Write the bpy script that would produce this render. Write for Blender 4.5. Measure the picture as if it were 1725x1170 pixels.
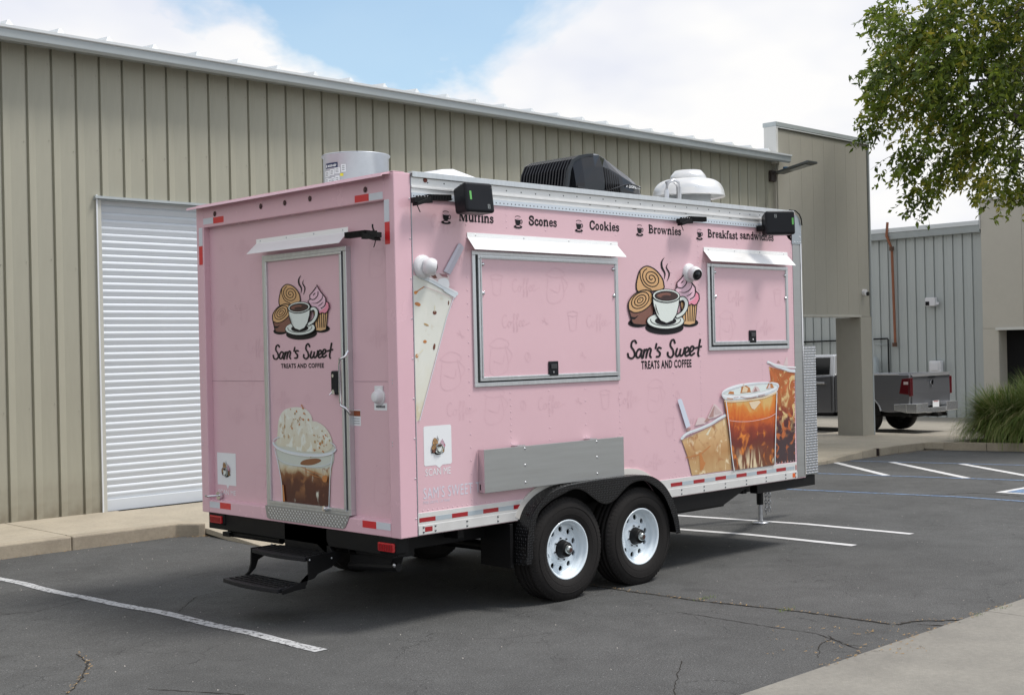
import bpy, bmesh, math, random
import numpy as np
from mathutils import Vector, Matrix
from mathutils.geometry import tessellate_polygon
random.seed(7); rng=np.random.default_rng(7)
for o in list(bpy.data.objects): bpy.data.objects.remove(o)
SC=bpy.context.scene; COL=SC.collection
R=math.radians
# ------------------------------------------------------------------ camera
CAM=np.array([-5.4963,-6.7450,1.8764]); YAW,PIT,ROL=R(45.7372),R(0.098),R(-1.2609); F=2184.3; CX,CY=862.5,585.
_f=np.array([math.cos(PIT)*math.cos(YAW),math.cos(PIT)*math.sin(YAW),math.sin(PIT)])
_r0=np.array([math.sin(YAW),-math.cos(YAW),0.]); _u0=np.cross(_r0,_f)
_r=math.cos(ROL)*_r0+math.sin(ROL)*_u0; _u=-math.sin(ROL)*_r0+math.cos(ROL)*_u0
cd=bpy.data.cameras.new('camera'); cam=bpy.data.objects.new('camera',cd); COL.objects.link(cam)
m=Matrix(((_r[0],_u[0],-_f[0],CAM[0]),(_r[1],_u[1],-_f[1],CAM[1]),(_r[2],_u[2],-_f[2],CAM[2]),(0,0,0,1)))
cam.matrix_world=m; cd.sensor_width=36; cd.lens=F/1725*36; cd.clip_start=.1; cd.clip_end=2000
SC.camera=cam
SC.render.resolution_x=1024; SC.render.resolution_y=694
# ------------------------------------------------------------------ world
SUN_AZ=R(-48); SUN_EL=R(62)
w=bpy.data.worlds.new('World'); SC.world=w; w.use_nodes=True
nt=w.node_tree; N=nt.nodes; Lk=nt.links; N.clear()
def wn(t,**k):
    n=N.new(t)
    for a,b in k.items(): setattr(n,a,b)
    return n
sky=wn('ShaderNodeTexSky',sky_type='NISHITA'); sky.sun_disc=False; sky.sun_elevation=SUN_EL; sky.sun_rotation=math.pi/2-SUN_AZ
sky.air_density=1.0; sky.dust_density=1.5; sky.ozone_density=1.0
bg1=wn('ShaderNodeBackground'); bg1.inputs[1].default_value=.15
hsv=wn('ShaderNodeHueSaturation'); hsv.inputs['Saturation'].default_value=1.15; hsv.inputs['Hue'].default_value=.485; hsv.inputs['Value'].default_value=1.25
Lk.new(sky.outputs[0],hsv.inputs['Color']); Lk.new(hsv.outputs[0],bg1.inputs[0])
bg2=wn('ShaderNodeBackground'); bg2.inputs[1].default_value=1.0
tc=wn('ShaderNodeTexCoord'); sep=wn('ShaderNodeSeparateXYZ'); Lk.new(tc.outputs['Generated'],sep.inputs[0])
zz=wn('ShaderNodeMath',operation='MAXIMUM'); zz.inputs[1].default_value=0; Lk.new(sep.outputs[2],zz.inputs[0])
ad=wn('ShaderNodeMath',operation='ADD'); ad.inputs[1].default_value=.32; Lk.new(zz.outputs[0],ad.inputs[0])
dx=wn('ShaderNodeMath',operation='DIVIDE'); Lk.new(sep.outputs[0],dx.inputs[0]); Lk.new(ad.outputs[0],dx.inputs[1])
dy=wn('ShaderNodeMath',operation='DIVIDE'); Lk.new(sep.outputs[1],dy.inputs[0]); Lk.new(ad.outputs[0],dy.inputs[1])
cmb=wn('ShaderNodeCombineXYZ'); Lk.new(dx.outputs[0],cmb.inputs[0]); Lk.new(dy.outputs[0],cmb.inputs[1]); cmb.inputs[2].default_value=11.55
nz=wn('ShaderNodeTexNoise'); nz.inputs['Scale'].default_value=1.15; nz.inputs['Detail'].default_value=7; nz.inputs['Roughness'].default_value=.56; nz.inputs['Distortion'].default_value=.3
Lk.new(cmb.outputs[0],nz.inputs['Vector'])
cr=wn('ShaderNodeValToRGB'); cr.color_ramp.elements[0].position=.405; cr.color_ramp.elements[1].position=.468
cr.color_ramp.elements[0].color=(.22,.22,.22,1); cr.color_ramp.elements[1].color=(1,1,1,1)
Lk.new(nz.outputs[0],cr.inputs[0])
nz2=wn('ShaderNodeTexNoise'); nz2.inputs['Scale'].default_value=2.1; nz2.inputs['Detail'].default_value=4
Lk.new(cmb.outputs[0],nz2.inputs['Vector'])
cr2=wn('ShaderNodeValToRGB'); cr2.color_ramp.elements[0].position=.35; cr2.color_ramp.elements[1].position=.55
cr2.color_ramp.elements[0].color=(.80,.83,.93,1); cr2.color_ramp.elements[1].color=(1,.995,.99,1)
Lk.new(nz2.outputs[0],cr2.inputs[0]); Lk.new(cr2.outputs[0],bg2.inputs[0])
mx=wn('ShaderNodeMixShader'); Lk.new(cr.outputs[0],mx.inputs[0]); Lk.new(bg1.outputs[0],mx.inputs[1]); Lk.new(bg2.outputs[0],mx.inputs[2])
wo=wn('ShaderNodeOutputWorld'); Lk.new(mx.outputs[0],wo.inputs[0])
sl=bpy.data.lights.new('sun','SUN'); sl.energy=3.0; sl.angle=R(14); sl.color=(1,.96,.9)
so=bpy.data.objects.new('sun',sl); COL.objects.link(so)
sd=Vector((math.cos(SUN_EL)*math.cos(SUN_AZ),math.cos(SUN_EL)*math.sin(SUN_AZ),math.sin(SUN_EL)))
so.rotation_euler=sd.to_track_quat('Z','Y').to_euler()
vs=SC.view_settings; vs.view_transform='Standard'; vs.look='None'; vs.gamma=1; vs.exposure=0.0; vs.use_curve_mapping=False
# ------------------------------------------------------------------ pixel -> real place helpers
def ray(px,py): return _f*F+_r*(px-CX)-_u*(py-CY)
def hit(px,py,p0,n):
    d=ray(px,py); p0=np.array(p0,float); n=np.array(n,float)
    return Vector(CAM+d*(((p0-CAM)@n)/(d@n)))
def SP(px,py,y=0.):
    p=hit(px,py,(0,y,0),(0,1,0)); return (p.x,p.z)
def RP(px,py,x=0.):
    p=hit(px,py,(x,0,0),(1,0,0)); return (p.y,p.z)
def H(x,y): return -.0235*min(max(y-.8,0),7.2)-.012*min(max(x-6,0),60)
def G(px,py,off=0.):
    z=off
    for _ in range(12):
        p=hit(px,py,(0,0,z),(0,0,1)); z=H(p.x,p.y)+off
    return (p.x,p.y)
# ------------------------------------------------------------------ materials
MATS={}
def M(name,col,rough=.5,metal=0.,var=0.,vs=4.,bump=0.,bs=60.,coat=0.,stretch=None,var2=0.,vs2=.6,trans=0.,dirt=None,spec=None):
    if name in MATS: return MATS[name]
    mt=bpy.data.materials.new(name); mt.use_nodes=True; t=mt.node_tree; b=t.nodes['Principled BSDF']; l=t.links
    b.inputs['Base Color'].default_value=(*col,1); b.inputs['Roughness'].default_value=rough; b.inputs['Metallic'].default_value=metal
    b.inputs['Coat Weight'].default_value=coat; b.inputs['Coat Roughness'].default_value=.08
    if spec is None and max(col)<.03: spec=.22
    if spec is not None: b.inputs['Specular IOR Level'].default_value=spec
    if trans: b.inputs['Transmission Weight'].default_value=trans
    c=t.nodes.new('ShaderNodeTexCoord'); mp=t.nodes.new('ShaderNodeMapping'); l.new(c.outputs['Object'],mp.inputs[0])
    if stretch: mp.inputs['Scale'].default_value=stretch
    cur=None
    for v,s in ((var,vs),(var2,vs2)):
        if not v: continue
        n=t.nodes.new('ShaderNodeTexNoise'); n.inputs['Scale'].default_value=s; n.inputs['Detail'].default_value=6; n.inputs['Roughness'].default_value=.6
        l.new(mp.outputs[0],n.inputs['Vector'])
        mr=t.nodes.new('ShaderNodeMapRange'); mr.inputs[1].default_value=.25; mr.inputs[2].default_value=.75; mr.inputs[3].default_value=1-v; mr.inputs[4].default_value=1+v
        l.new(n.outputs[0],mr.inputs[0])
        vm=t.nodes.new('ShaderNodeVectorMath'); vm.operation='SCALE'
        if cur is None: vm.inputs[0].default_value=col
        else: l.new(cur,vm.inputs[0])
        l.new(mr.outputs[0],vm.inputs['Scale']); cur=vm.outputs[0]
    if cur is not None: l.new(cur,b.inputs['Base Color'])
    if var:
        mr=t.nodes.new('ShaderNodeMapRange'); mr.inputs[1].default_value=.3; mr.inputs[2].default_value=.7; mr.inputs[3].default_value=rough*.85; mr.inputs[4].default_value=min(1,rough*1.15)
        l.new(t.nodes['Noise Texture'].outputs[0],mr.inputs[0]); l.new(mr.outputs[0],b.inputs['Roughness'])
    if bump:
        n=t.nodes.new('ShaderNodeTexNoise'); n.inputs['Scale'].default_value=bs; n.inputs['Detail'].default_value=4; l.new(mp.outputs[0],n.inputs['Vector'])
        bp=t.nodes.new('ShaderNodeBump'); bp.inputs['Strength'].default_value=bump; bp.inputs['Distance'].default_value=.01
        l.new(n.outputs[0],bp.inputs['Height']); l.new(bp.outputs[0],b.inputs['Normal'])
    MATS[name]=mt; return mt
def ramp_mat(name,stops,scale=8.,dist=1.5,rough=.3,stretch=(1,1,1),detail=4.,zgrad=None,rot=(0,0,0)):
    mt=bpy.data.materials.new(name); mt.use_nodes=True; t=mt.node_tree; b=t.nodes['Principled BSDF']; l=t.links
    b.inputs['Roughness'].default_value=rough
    c=t.nodes.new('ShaderNodeTexCoord'); mp=t.nodes.new('ShaderNodeMapping'); l.new(c.outputs['Object'],mp.inputs[0]); mp.inputs['Scale'].default_value=stretch; mp.inputs['Rotation'].default_value=rot
    n=t.nodes.new('ShaderNodeTexNoise'); n.inputs['Scale'].default_value=scale; n.inputs['Detail'].default_value=detail; n.inputs['Distortion'].default_value=dist
    l.new(mp.outputs[0],n.inputs['Vector']); fac=n.outputs[0]
    if zgrad:   # printed picture darkens / lightens with height: (z0,z1,amount)
        s=t.nodes.new('ShaderNodeSeparateXYZ'); l.new(c.outputs['Object'],s.inputs[0])
        mr=t.nodes.new('ShaderNodeMapRange'); mr.inputs[1].default_value=zgrad[0]; mr.inputs[2].default_value=zgrad[1]; mr.inputs[3].default_value=-zgrad[2]; mr.inputs[4].default_value=zgrad[2]
        l.new(s.outputs[2],mr.inputs[0]); a=t.nodes.new('ShaderNodeMath'); a.operation='ADD'; l.new(fac,a.inputs[0]); l.new(mr.outputs[0],a.inputs[1]); fac=a.outputs[0]
    r=t.nodes.new('ShaderNodeValToRGB'); e=r.color_ramp.elements
    while len(e)<len(stops): e.new(.5)
    for i,(p,col) in enumerate(stops): e[i].position=p; e[i].color=(*col,1)
    l.new(fac,r.inputs[0]); l.new(r.outputs[0],b.inputs['Base Color']); MATS[name]=mt; return mt
def s2l(r,g,b): return tuple(((c/255)/12.92 if c/255<=.04045 else ((c/255+.055)/1.055)**2.4) for c in (r,g,b))
PINK=(.685,.452,.502)
pink=M('pink_vinyl',PINK,.32,var=.03,vs=1.3,coat=.22,bump=.03,bs=1.6)
pinkp=M('pink_paint',(.71,.452,.515),.25,coat=.4,var=.02)
pinkl=M('pink_line',(.655,.425,.475),.36)
black=M('black_print',(.008,.007,.009),.4)
white=M('white_print',(.78,.80,.82),.4)
alu=M('aluminium',(.62,.64,.65),.33,.85,var=.10,vs=30,stretch=(1,1,.05))
aluw=M('white_aluminium',(.74,.74,.73),.32,.35,var=.05,vs=9,var2=.05,vs2=3)
steel=M('brushed_steel',(.90,.90,.89),.26,.25,var=.06,vs=60,stretch=(.03,1,1))
steeld=M('satin_steel',(.40,.41,.405),.42,.75,var=.06,vs=40,stretch=(.05,1,1))
chrome=M('chrome',(.75,.76,.78),.08,1.)
zinc=M('zinc',(.55,.56,.58),.35,.9,var=.1,vs=30)
blackm=M('black_steel',(.006,.006,.0065),.5,var=.2,vs=8)
blackp=M('black_plastic',(.008,.009,.012),.38,var=.1,vs=8)
blackg=M('black_gloss',(.008,.009,.012),.16,coat=.3)
rubber=M('tyre_rubber',(.016,.0145,.014),.75,var=.25,vs=6,bump=.2,bs=70)
rimw=M('white_rim',(.72,.80,.86),.3,coat=.4)
redt=M('red_reflector',(.62,.02,.025),.3,coat=.3)
redd=M('dark_red_reflector',(.33,.008,.014),.3,coat=.3)
silt=M('silver_reflector',(.62,.65,.70),.35)
silg=M('grey_reflector',(.40,.46,.50),.35)
lens_red=M('red_lens',(.45,.01,.015),.2,coat=.5)
whitep=M('white_plastic',(.72,.72,.74),.3,coat=.2)
amber=M('amber_lens',(.7,.12,.02),.3)
green=M('green_label',(.12,.42,.10),.4)
# ------------------------------------------------------------------ object helpers
def link(o,parent=None):
    COL.objects.link(o)
    if parent is not None: o.parent=parent
    return o
def empty(name,loc=(0,0,0),rz=0.,parent=None):
    o=bpy.data.objects.new(name,None); o.location=loc; o.rotation_euler=(0,0,rz); o.empty_display_size=.2
    return link(o,parent)
def tag(o,label,cat,group=None):
    o['label']=label; o['category']=cat
    if group: o['group']=group
    return o
def struct(o): o['kind']='structure'; return o
def stuff(o): o['kind']='stuff'; return o
class MB:
    def __init__(s): s.v=[]; s.f=[]; s.m=[]; s.sm=[]; s.cur=0; s.mats=[]; s.T=None
    def mat(s,m):
        if m not in s.mats: s.mats.append(m)
        s.cur=s.mats.index(m); return s
    def add(s,vs,fs,smooth=False):
        b=len(s.v)
        for p in vs:
            p=Vector(p)
            if s.T is not None: p=s.T@p
            s.v.append(tuple(p))
        for f in fs: s.f.append(tuple(b+i for i in f)); s.m.append(s.cur); s.sm.append(smooth)
    def box(s,x0,x1,y0,y1,z0,z1):
        s.add([(x0,y0,z0),(x1,y0,z0),(x1,y1,z0),(x0,y1,z0),(x0,y0,z1),(x1,y0,z1),(x1,y1,z1),(x0,y1,z1)],
              [(0,3,2,1),(4,5,6,7),(0,1,5,4),(1,2,6,5),(2,3,7,6),(3,0,4,7)])
    def quad(s,a,b,c,d): s.add([a,b,c,d],[(0,1,2,3)])
    def poly(s,pts): s.add(pts,[tuple(range(len(pts)))])
    def prism(s,pts,off):
        """pts: 3D loop (any simple polygon), off: extrusion vector"""
        off=Vector(off); n=len(pts); a=[Vector(p) for p in pts]; b=[p+off for p in a]
        tris=tessellate_polygon([a])
        s.add(a+b,[tuple(t) for t in tris]+[tuple(n+i for i in reversed(t)) for t in tris]+[(i,(i+1)%n,n+(i+1)%n,n+i) for i in range(n)])
    def lathe(s,prof,c,axis='z',n=32,smooth=True,a0=0.,a1=2*math.pi):
        full=abs(a1-a0-2*math.pi)<1e-6; k=n if full else n+1
        vs=[]
        for i in range(k):
            a=a0+(a1-a0)*i/n
            for r,h in prof:
                x,y=r*math.cos(a),r*math.sin(a)
                p={'z':(x,y,h),'y':(x,h,y),'x':(h,x,y)}[axis]
                vs.append((c[0]+p[0],c[1]+p[1],c[2]+p[2]))
        q=len(prof); fs=[]
        for i in range(n):
            j=(i+1)%k
            for t in range(q-1): fs.append((i*q+t,j*q+t,j*q+t+1,i*q+t+1))
        s.add(vs,fs,smooth)
    def cyl(s,c,r,h,axis='z',n=16,r2=None):
        r2=r if r2 is None else r2
        s.lathe([(0.0001,0),(r,0)],c,axis,n,False); s.lathe([(r,0),(r2,h)],c,axis,n,True); s.lathe([(r2,h),(0.0001,h)],c,axis,n,False)
    def tube(s,path,r,n=8,r1=None,cap=True):
        path=[Vector(p) for p in path]; r1=r if r1 is None else r1; vs=[]; K=len(path)
        for i,p in enumerate(path):
            d=(path[min(i+1,K-1)]-path[max(i-1,0)]).normalized()
            a=d.cross(Vector((0,0,1)) if abs(d.z)<.9 else Vector((1,0,0))).normalized(); b=d.cross(a)
            rr=r+(r1-r)*i/max(K-1,1)
            for j in range(n):
                t=2*math.pi*j/n; vs.append(p+a*rr*math.cos(t)+b*rr*math.sin(t))
        fs=[(i*n+j,i*n+(j+1)%n,(i+1)*n+(j+1)%n,(i+1)*n+j) for i in range(K-1) for j in range(n)]
        s.add(vs,fs,True)
        if cap: s.add(vs[:n],[tuple(range(n))]); s.add(vs[-n:],[tuple(range(n))])
    def dome(s,c,r,axis='-y',n=8,h=None):
        h=r if h is None else h
        vs=[]; rings=((1,0),(.75,.66),)
        for q,t in rings:
            for i in range(n):
                a=2*math.pi*i/n; vs.append((r*q*math.cos(a),r*q*math.sin(a),h*t))
        vs.append((0,0,h)); fs=[(i,(i+1)%n,n+(i+1)%n,n+i) for i in range(n)]+[(n+i,n+(i+1)%n,2*n) for i in range(n)]
        def mp(p):
            x,y,z=p
            q={'-y':(x,-z,y),'-x':(-z,-x,y),'z':(x,y,z)}[axis]
            return (c[0]+q[0],c[1]+q[1],c[2]+q[2])
        s.add([mp(p) for p in vs],fs,True)
    def mesh(s,name):
        me=bpy.data.meshes.new(name); me.from_pydata(s.v,[],s.f)
        for m_ in s.mats: me.materials.append(m_)
        if len(s.mats)>1: me.polygons.foreach_set('material_index',s.m)
        me.polygons.foreach_set('use_smooth',s.sm); me.update(); return me
    def build(s,name,parent=None,bevel=0,seg=2,recalc=True):
        me=s.mesh(name)
        if recalc:
            bm=bmesh.new(); bm.from_mesh(me); bmesh.ops.recalc_face_normals(bm,faces=bm.faces); bm.to_mesh(me); bm.free()
        o=bpy.data.objects.new(name,me); link(o,parent)
        if bevel:
            b=o.modifiers.new('bevel','BEVEL'); b.width=bevel; b.segments=seg; b.limit_method='ANGLE'; b.angle_limit=R(40)
        return o
def mb(m_=None):
    b=MB()
    if m_: b.mat(m_)
    return b
def boxo(name,parent,m_,x0,x1,y0,y1,z0,z1,bevel=0,seg=2):
    b=mb(m_); b.box(x0,x1,y0,y1,z0,z1); return b.build(name,parent,bevel,seg)
def inst(me,name,parent,loc=(0,0,0),rz=0.,sc=None):
    o=bpy.data.objects.new(name,me); o.location=loc; o.rotation_euler=(0,0,rz)
    if sc: o.scale=sc
    return link(o,parent)
# ---- flat print on a plane
def catmull(p,closed=False,k=6):
    if len(p)<3: return list(p)
    n=len(p); out=[]
    rg=range(n) if closed else range(n-1)
    for i in rg:
        g=(lambda j:p[j%n]) if closed else (lambda j:p[min(max(j,0),n-1)])
        a,b,c,d=g(i-1),g(i),g(i+1),g(i+2)
        for t in range(k):
            t/=k; out.append(tuple(.5*((2*b[q])+(c[q]-a[q])*t+(2*a[q]-5*b[q]+4*c[q]-d[q])*t*t+(3*b[q]-a[q]-3*c[q]+d[q])*t**3) for q in (0,1)))
    if not closed: out.append(tuple(p[-1]))
    return out
_tc={}
def text_geo(txt,off=0.,sp=1.):
    key=(txt,off,sp)
    if key in _tc: return _tc[key]
    cu=bpy.data.curves.new('t','FONT'); cu.body=txt; cu.offset=off; cu.space_character=sp; cu.resolution_u=3; cu.fill_mode='FRONT'
    ob=bpy.data.objects.new('t',cu); COL.objects.link(ob); bpy.context.view_layer.update()
    dg=bpy.context.evaluated_depsgraph_get(); me=bpy.data.meshes.new_from_object(ob.evaluated_get(dg))
    vs=[tuple(v.co[:2]) for v in me.vertices]; fs=[tuple(p.vertices) for p in me.polygons]
    bpy.data.objects.remove(ob); bpy.data.curves.remove(cu); bpy.data.meshes.remove(me)
    xs=[v[0] for v in vs]; ys=[v[1] for v in vs]; a,b,c,d=min(xs),max(xs),min(ys),max(ys)
    r=([((x-a)/(b-a),(y-c)/(d-c)) for x,y in vs],fs); _tc[key]=r; return r
class Dec:
    """flat print; conv turns drawing units into plane metres, to3 plane metres into space"""
    def __init__(s,to3,conv=lambda a,b:(a,b)): s.to3=to3; s.conv=conv; s.b=MB(); s.l=0; s.k=0
    def lay(s,n): s.l=n; return s
    def _p(s,pts,run=0):
        s.k=(s.k+1)%20; l0=s.l+s.k*.035; h=len(pts)//2 if run else 1
        return [s.to3(*s.conv(*p),l0+(i%h)*run) for i,p in enumerate(pts)]
    def poly(s,pts,m_,smooth=False):
        if smooth: pts=catmull(pts,True,5)
        P=s._p(pts); s.b.mat(m_)
        tr=tessellate_polygon([[Vector((p[0],p[1],0)) for p in pts]])
        s.b.add(P,[tuple(t) for t in tr]); return s
    def stroke(s,pts,w_,m_,closed=False,smooth=True,taper=False,cap=True):
        if smooth and len(pts)>2: pts=catmull(pts,closed,6)
        n=len(pts); L=[];Rr=[]
        for i in range(n):
            a=pts[(i-1)%n] if closed else pts[max(i-1,0)]; b=pts[(i+1)%n] if closed else pts[min(i+1,n-1)]
            dx,dy=b[0]-a[0],b[1]-a[1]; q=math.hypot(dx,dy) or 1; nx,ny=-dy/q,dx/q
            ww=w_/2
            if taper: ww*=max(.08,math.sin(math.pi*(i/(n-1)))**.8)
            L.append((pts[i][0]+nx*ww,pts[i][1]+ny*ww)); Rr.append((pts[i][0]-nx*ww,pts[i][1]-ny*ww))
        s.b.mat(m_); P=s._p(L+Rr,.0012); m2=n if closed else n-1
        s.b.add(P,[(i,(i+1)%n,n+(i+1)%n,n+i) for i in range(m2)])
        if cap and not closed and not taper:
            for e in (pts[0],pts[-1]): s.ell(e[0],e[1],w_/2,w_/2,m_,n=10)
        return s
    def ell(s,cx,cy,rx,ry,m_,rot=0.,n=32):
        c,q=math.cos(R(rot)),math.sin(R(rot)); pts=[]
        for i in range(n):
            a=2*math.pi*i/n; x,y=rx*math.cos(a),ry*math.sin(a); pts.append((cx+x*c-y*q,cy+x*q+y*c))
        s.b.mat(m_); s.b.add(s._p(pts),[tuple(range(n))]); return s
    def ring(s,cx,cy,rx,ry,w_,m_,rot=0.,a0=0,a1=360,n=40):
        c,q=math.cos(R(rot)),math.sin(R(rot)); pts=[]
        full=a1-a0>=360; k=n if full else n+1
        for i in range(k):
            a=R(a0+(a1-a0)*i/n); x,y=rx*math.cos(a),ry*math.sin(a); pts.append((cx+x*c-y*q,cy+x*q+y*c))
        return s.stroke(pts,w_,m_,closed=full,smooth=False,cap=False)
    def text(s,txt,u0,u1,v0,v1,m_,off=0.,sp=1.,slant=0.):
        vs,fs=text_geo(txt,off,sp); s.b.mat(m_)
        s.b.add(s._p([(u0+(u1-u0)*x+slant*y*(v1-v0),v0+(v1-v0)*y) for x,y in vs]),fs); return s
    def build(s,name,parent): return s.b.build(name,parent,recalc=False)
side3=lambda base: (lambda u,v,l: Vector((u,base-.0012*(l+1),v)))
rear3=lambda base: (lambda u,v,l: Vector((base-.0012*(l+1),u,v)))
# ================================================================== FOOD TRAILER
W=2.511; LX=4.71; ZB=.632; ZT=3.08; LF=4.85
def C2(a,b): return (320+a/2.925,280+b/2.925)
def C3(a,b): return (320+a/2.925,620+b/2.925)
def C4(a,b): return (680+a/2.925,240+b/2.925)
def C5(a,b): return (1020+a/3.079,260+b/3.079)
def C6(a,b): return (680+a/2.785,600+b/2.785)
def C7(a,b): return (1020+a/2.786,600+b/2.786)
def FC(a,b): return (860+a/4.873,780+b/4.873)
T=empty('food_trailer',(0,0,0)); tag(T,'pink food trailer for sweet treats and coffee parked in the lot on its two axles','food trailer')
FY=-.13
fo=[(1.047,.33)]+[SP(*FC(a,b),FY) for a,b in ((135,650),(150,540),(190,400),(260,300),(360,225),(480,180))]+[SP(*FC(a,b),FY) for a,b in ((700,139),(900,114),(1050,97),(1150,105),(1230,150),(1290,220),(1340,320),(1370,420))]+[(2.812,.36)]
fo=catmull(fo,False,4)
fin=[(2.76,.36)]+[SP(*FC(a,b),FY) for a,b in ((1330,440),(1290,330),(1240,240),(1150,165),(1080,140),(1000,160),(930,215),(870,285),(800,330),(735,322),(680,285),(600,225),(520,210),(430,250),(300,330),(210,460))]+[(1.10,.33)]
fin=catmull(fin,False,4)
# side wall with the wheel arch cut out
arch=[p for p in fo if p[1]>ZB+.003]
outl=[(.145,ZB),(arch[0][0],ZB)]+arch+[(arch[-1][0],ZB),(LX,ZB),(LX,ZT-.01),(.145,ZT-.01)]
b=mb(pink); b.prism([(x,0,z) for x,z in outl],(0,.04,0)); side=b.build('side_wall',T)
side['label']='pink vinyl wrapped side wall with serving hatches and printed drinks'
# panels: rivet rows on the side (too small to pick apart)
b=mb(M('rivet_pink',(.74,.52,.59),.4))
seams=[SP(*C6(50,400))[0]+.015,SP(*C6(312,300))[0],SP(*C6(503,300))[0],SP(*C6(685,300))[0],SP(*C6(855,300))[0],SP(*C6(1015,300))[0],2.93,3.30,3.86,4.2,4.69]
rvs=random.Random(3)
for i,x in enumerate(seams):
    z=.83; st=.046 if i in (0,2,5,7,9,10) else .092
    while z<2.9:
        inw=(.69<x<2.25 and 1.60<z<2.72) or (3.40<x<4.62 and 1.83<z<2.72)
        if not inw: b.dome((x+rvs.uniform(-.001,.001),-.0042,z),.0055,'-y',6,.0022)
        z+=st
x=.2
while x<LX:
    if not 1.02<x<2.85: b.dome((x,-.0042,.80),.0055,'-y',6,.0022)
    x+=.045
rv_=b.build('rivet',side); rv_.location=(0,.0030,0); stuff(rv_)
boxo('left_wall',T,pink,.145,LX,W-.04,W,ZB,ZT-.01)
b=mb(M('floor_black',(.015,.015,.015),.8)); b.box(.02,LF-.02,.34,W-.34,ZB+.0,ZB+.05); b.box(.02,1.0,.04,.34,ZB,ZB+.05); b.box(2.86,LF-.02,.04,.34,ZB,ZB+.05); b.box(.02,LF-.02,W-.34,W-.04,ZB,ZB+.05)
b.box(1.0,2.86,.30,.34,ZB,1.0); b.box(1.0,2.86,.041,.30,.96,1.0); b.build('floor_frame',T)
b=mb(aluw); b.box(.10,LF-.08,.0,W,ZT-.009,ZT+.004); b.build('roof_sheet',T)
# top rail
b=mb(aluw); b.box(.150,4.70,-.006,0,2.955,ZT); b.box(.150,4.70,-.014,-.0062,2.985,3.0); 
b.mat(alu); b.box(.150,4.72,-.022,.02,ZT+.001,ZT+.016); b.box(.150,4.72,-.026,-.0225,ZT-.022,ZT+.016)
rail=b.build('top_rail',T,.002)
rail['label']='white metal rail along the roof edge'
b=mb(M('perforated_strip',(.60,.66,.72),.4,.3)); b.box(.152,4.70,-.011,-.0005,2.915,2.954); strip=b.build('perforated_strip',rail)
b=mb(M('hole_dark',(.06,.07,.08),.6)); x=.17
while x<4.68: b.dome((x,-.0112,2.932),.0055,'-y',6,.001); x+=.0385
for k in range(30):
    x=.3+k*.15; b.dome((x,-.0064,3.03+.006*math.sin(k*7)),.006,'-y',6,.002)
rr=random.Random(5)
b.mat(M('rail_smudge',(.30,.29,.28),.6))
for k in range(26):
    x=1.9+rr.random()*2.6; z=2.972+rr.random()*.02; l_=.01+rr.random()*.05
    b.poly([(x,-.0063,z),(x+l_,-.0063,z+.002),(x+l_*.8,-.0063,z+.006+.004*rr.random()),(x+l_*.2,-.0063,z+.008)])
stuff(b.build('rail_hole',rail))
b=mb(M('rust_red',(.16,.03,.015),.6)); b.cyl((SP(715,300)[0],-.012,3.045),.016,.008,'y',10); b.build('marker_hole',rail)
# bottom rail in two runs, tape and bolts
for x0,x1 in ((.150,1.075),(2.80,4.70)):
    b=mb(aluw); 
    if x0<1: 
        b.prism([(x0,0,.636),(1.085,0,.636),(1.17,0,.705),(1.27,0,.785),(x0,0,.785)],(0,-.007,0)); b.prism([(x0,-.0072,.638),(1.086,-.0072,.638),(1.16,-.0072,.702),(x0,-.0072,.702)],(0,-.004,0))
    else:
        b.prism([(2.72,0,.785),(2.785,0,.71),(2.815,0,.636),(x1,0,.636),(x1,0,.785)],(0,-.007,0)); b.prism([(2.79,-.0072,.702),(2.818,-.0072,.638),(x1,-.0072,.638),(x1,-.0072,.702)],(0,-.004,0))
    br=b.build('bottom_rail',T,.0015)
    b=mb(M('zinc_bolt',(.16,.17,.18),.35,.8))
    xs=[SP(*C6(a,780))[0] for a in (88,144,293,438)] if x0<1 else [SP(*C7(a,610))[0] for a in (352,458,558,657,750,842,888)]
    for x in xs:
        for z in (.655,.687): b.dome((x,-.0112,z),.0085,'-y',8,.007)
    bo=b.build('bolt',br); stuff(bo)
def tape(x0,x1,z0,z1,m_,par,y=-.0116):
    b=mb(m_); b.box(x0,x1,y-.0008,y,z0,z1); return b.build('reflective_tape',par)
def spx(f,a,bb): return SP(*f(a,bb))[0]
ed=[spx(C6,a,750) for a in (70,146,223,298,370,442,513,583)]
for i in range(7): tape(ed[i],ed[i+1],.722,.752,redd if i%2==0 else silg,T,-.0074)
ed=[spx(C7,a,590) for a in (303,357,410,462,513,563,612,660,708,754,800,845,886)]
for i in range(12): tape(ed[i],ed[i+1]-.002,.722,.752,redd if i%2==0 else silg,T,-.0074)
tape(spx(C6,95,800),spx(C6,130,800),.655,.688,redd,T); tape(4.62,4.665,.65,.69,amber,T)
tape(4.676,4.69,.715,.76,redd,T,-.0074)
# arch trim
def arcpoly(path,off):
    n=len(path); out=[]
    for i in range(n):
        a=path[max(i-1,0)]; c=path[min(i+1,n-1)]; dx,dz=c[0]-a[0],c[1]-a[1]; q=math.hypot(dx,dz); out.append((path[i][0]-dz/q*off,path[i][1]+dx/q*off))
    return out
a2=[p for p in fo if p[1]>.63]; o2=arcpoly(a2,.045)
b=mb(M('arch_trim',(.70,.68,.64),.4,.2)); b.prism([(x,0,z) for x,z in a2+o2[::-1]],(0,-.013,0)); b.build('arch_trim',T,.002)
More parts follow.
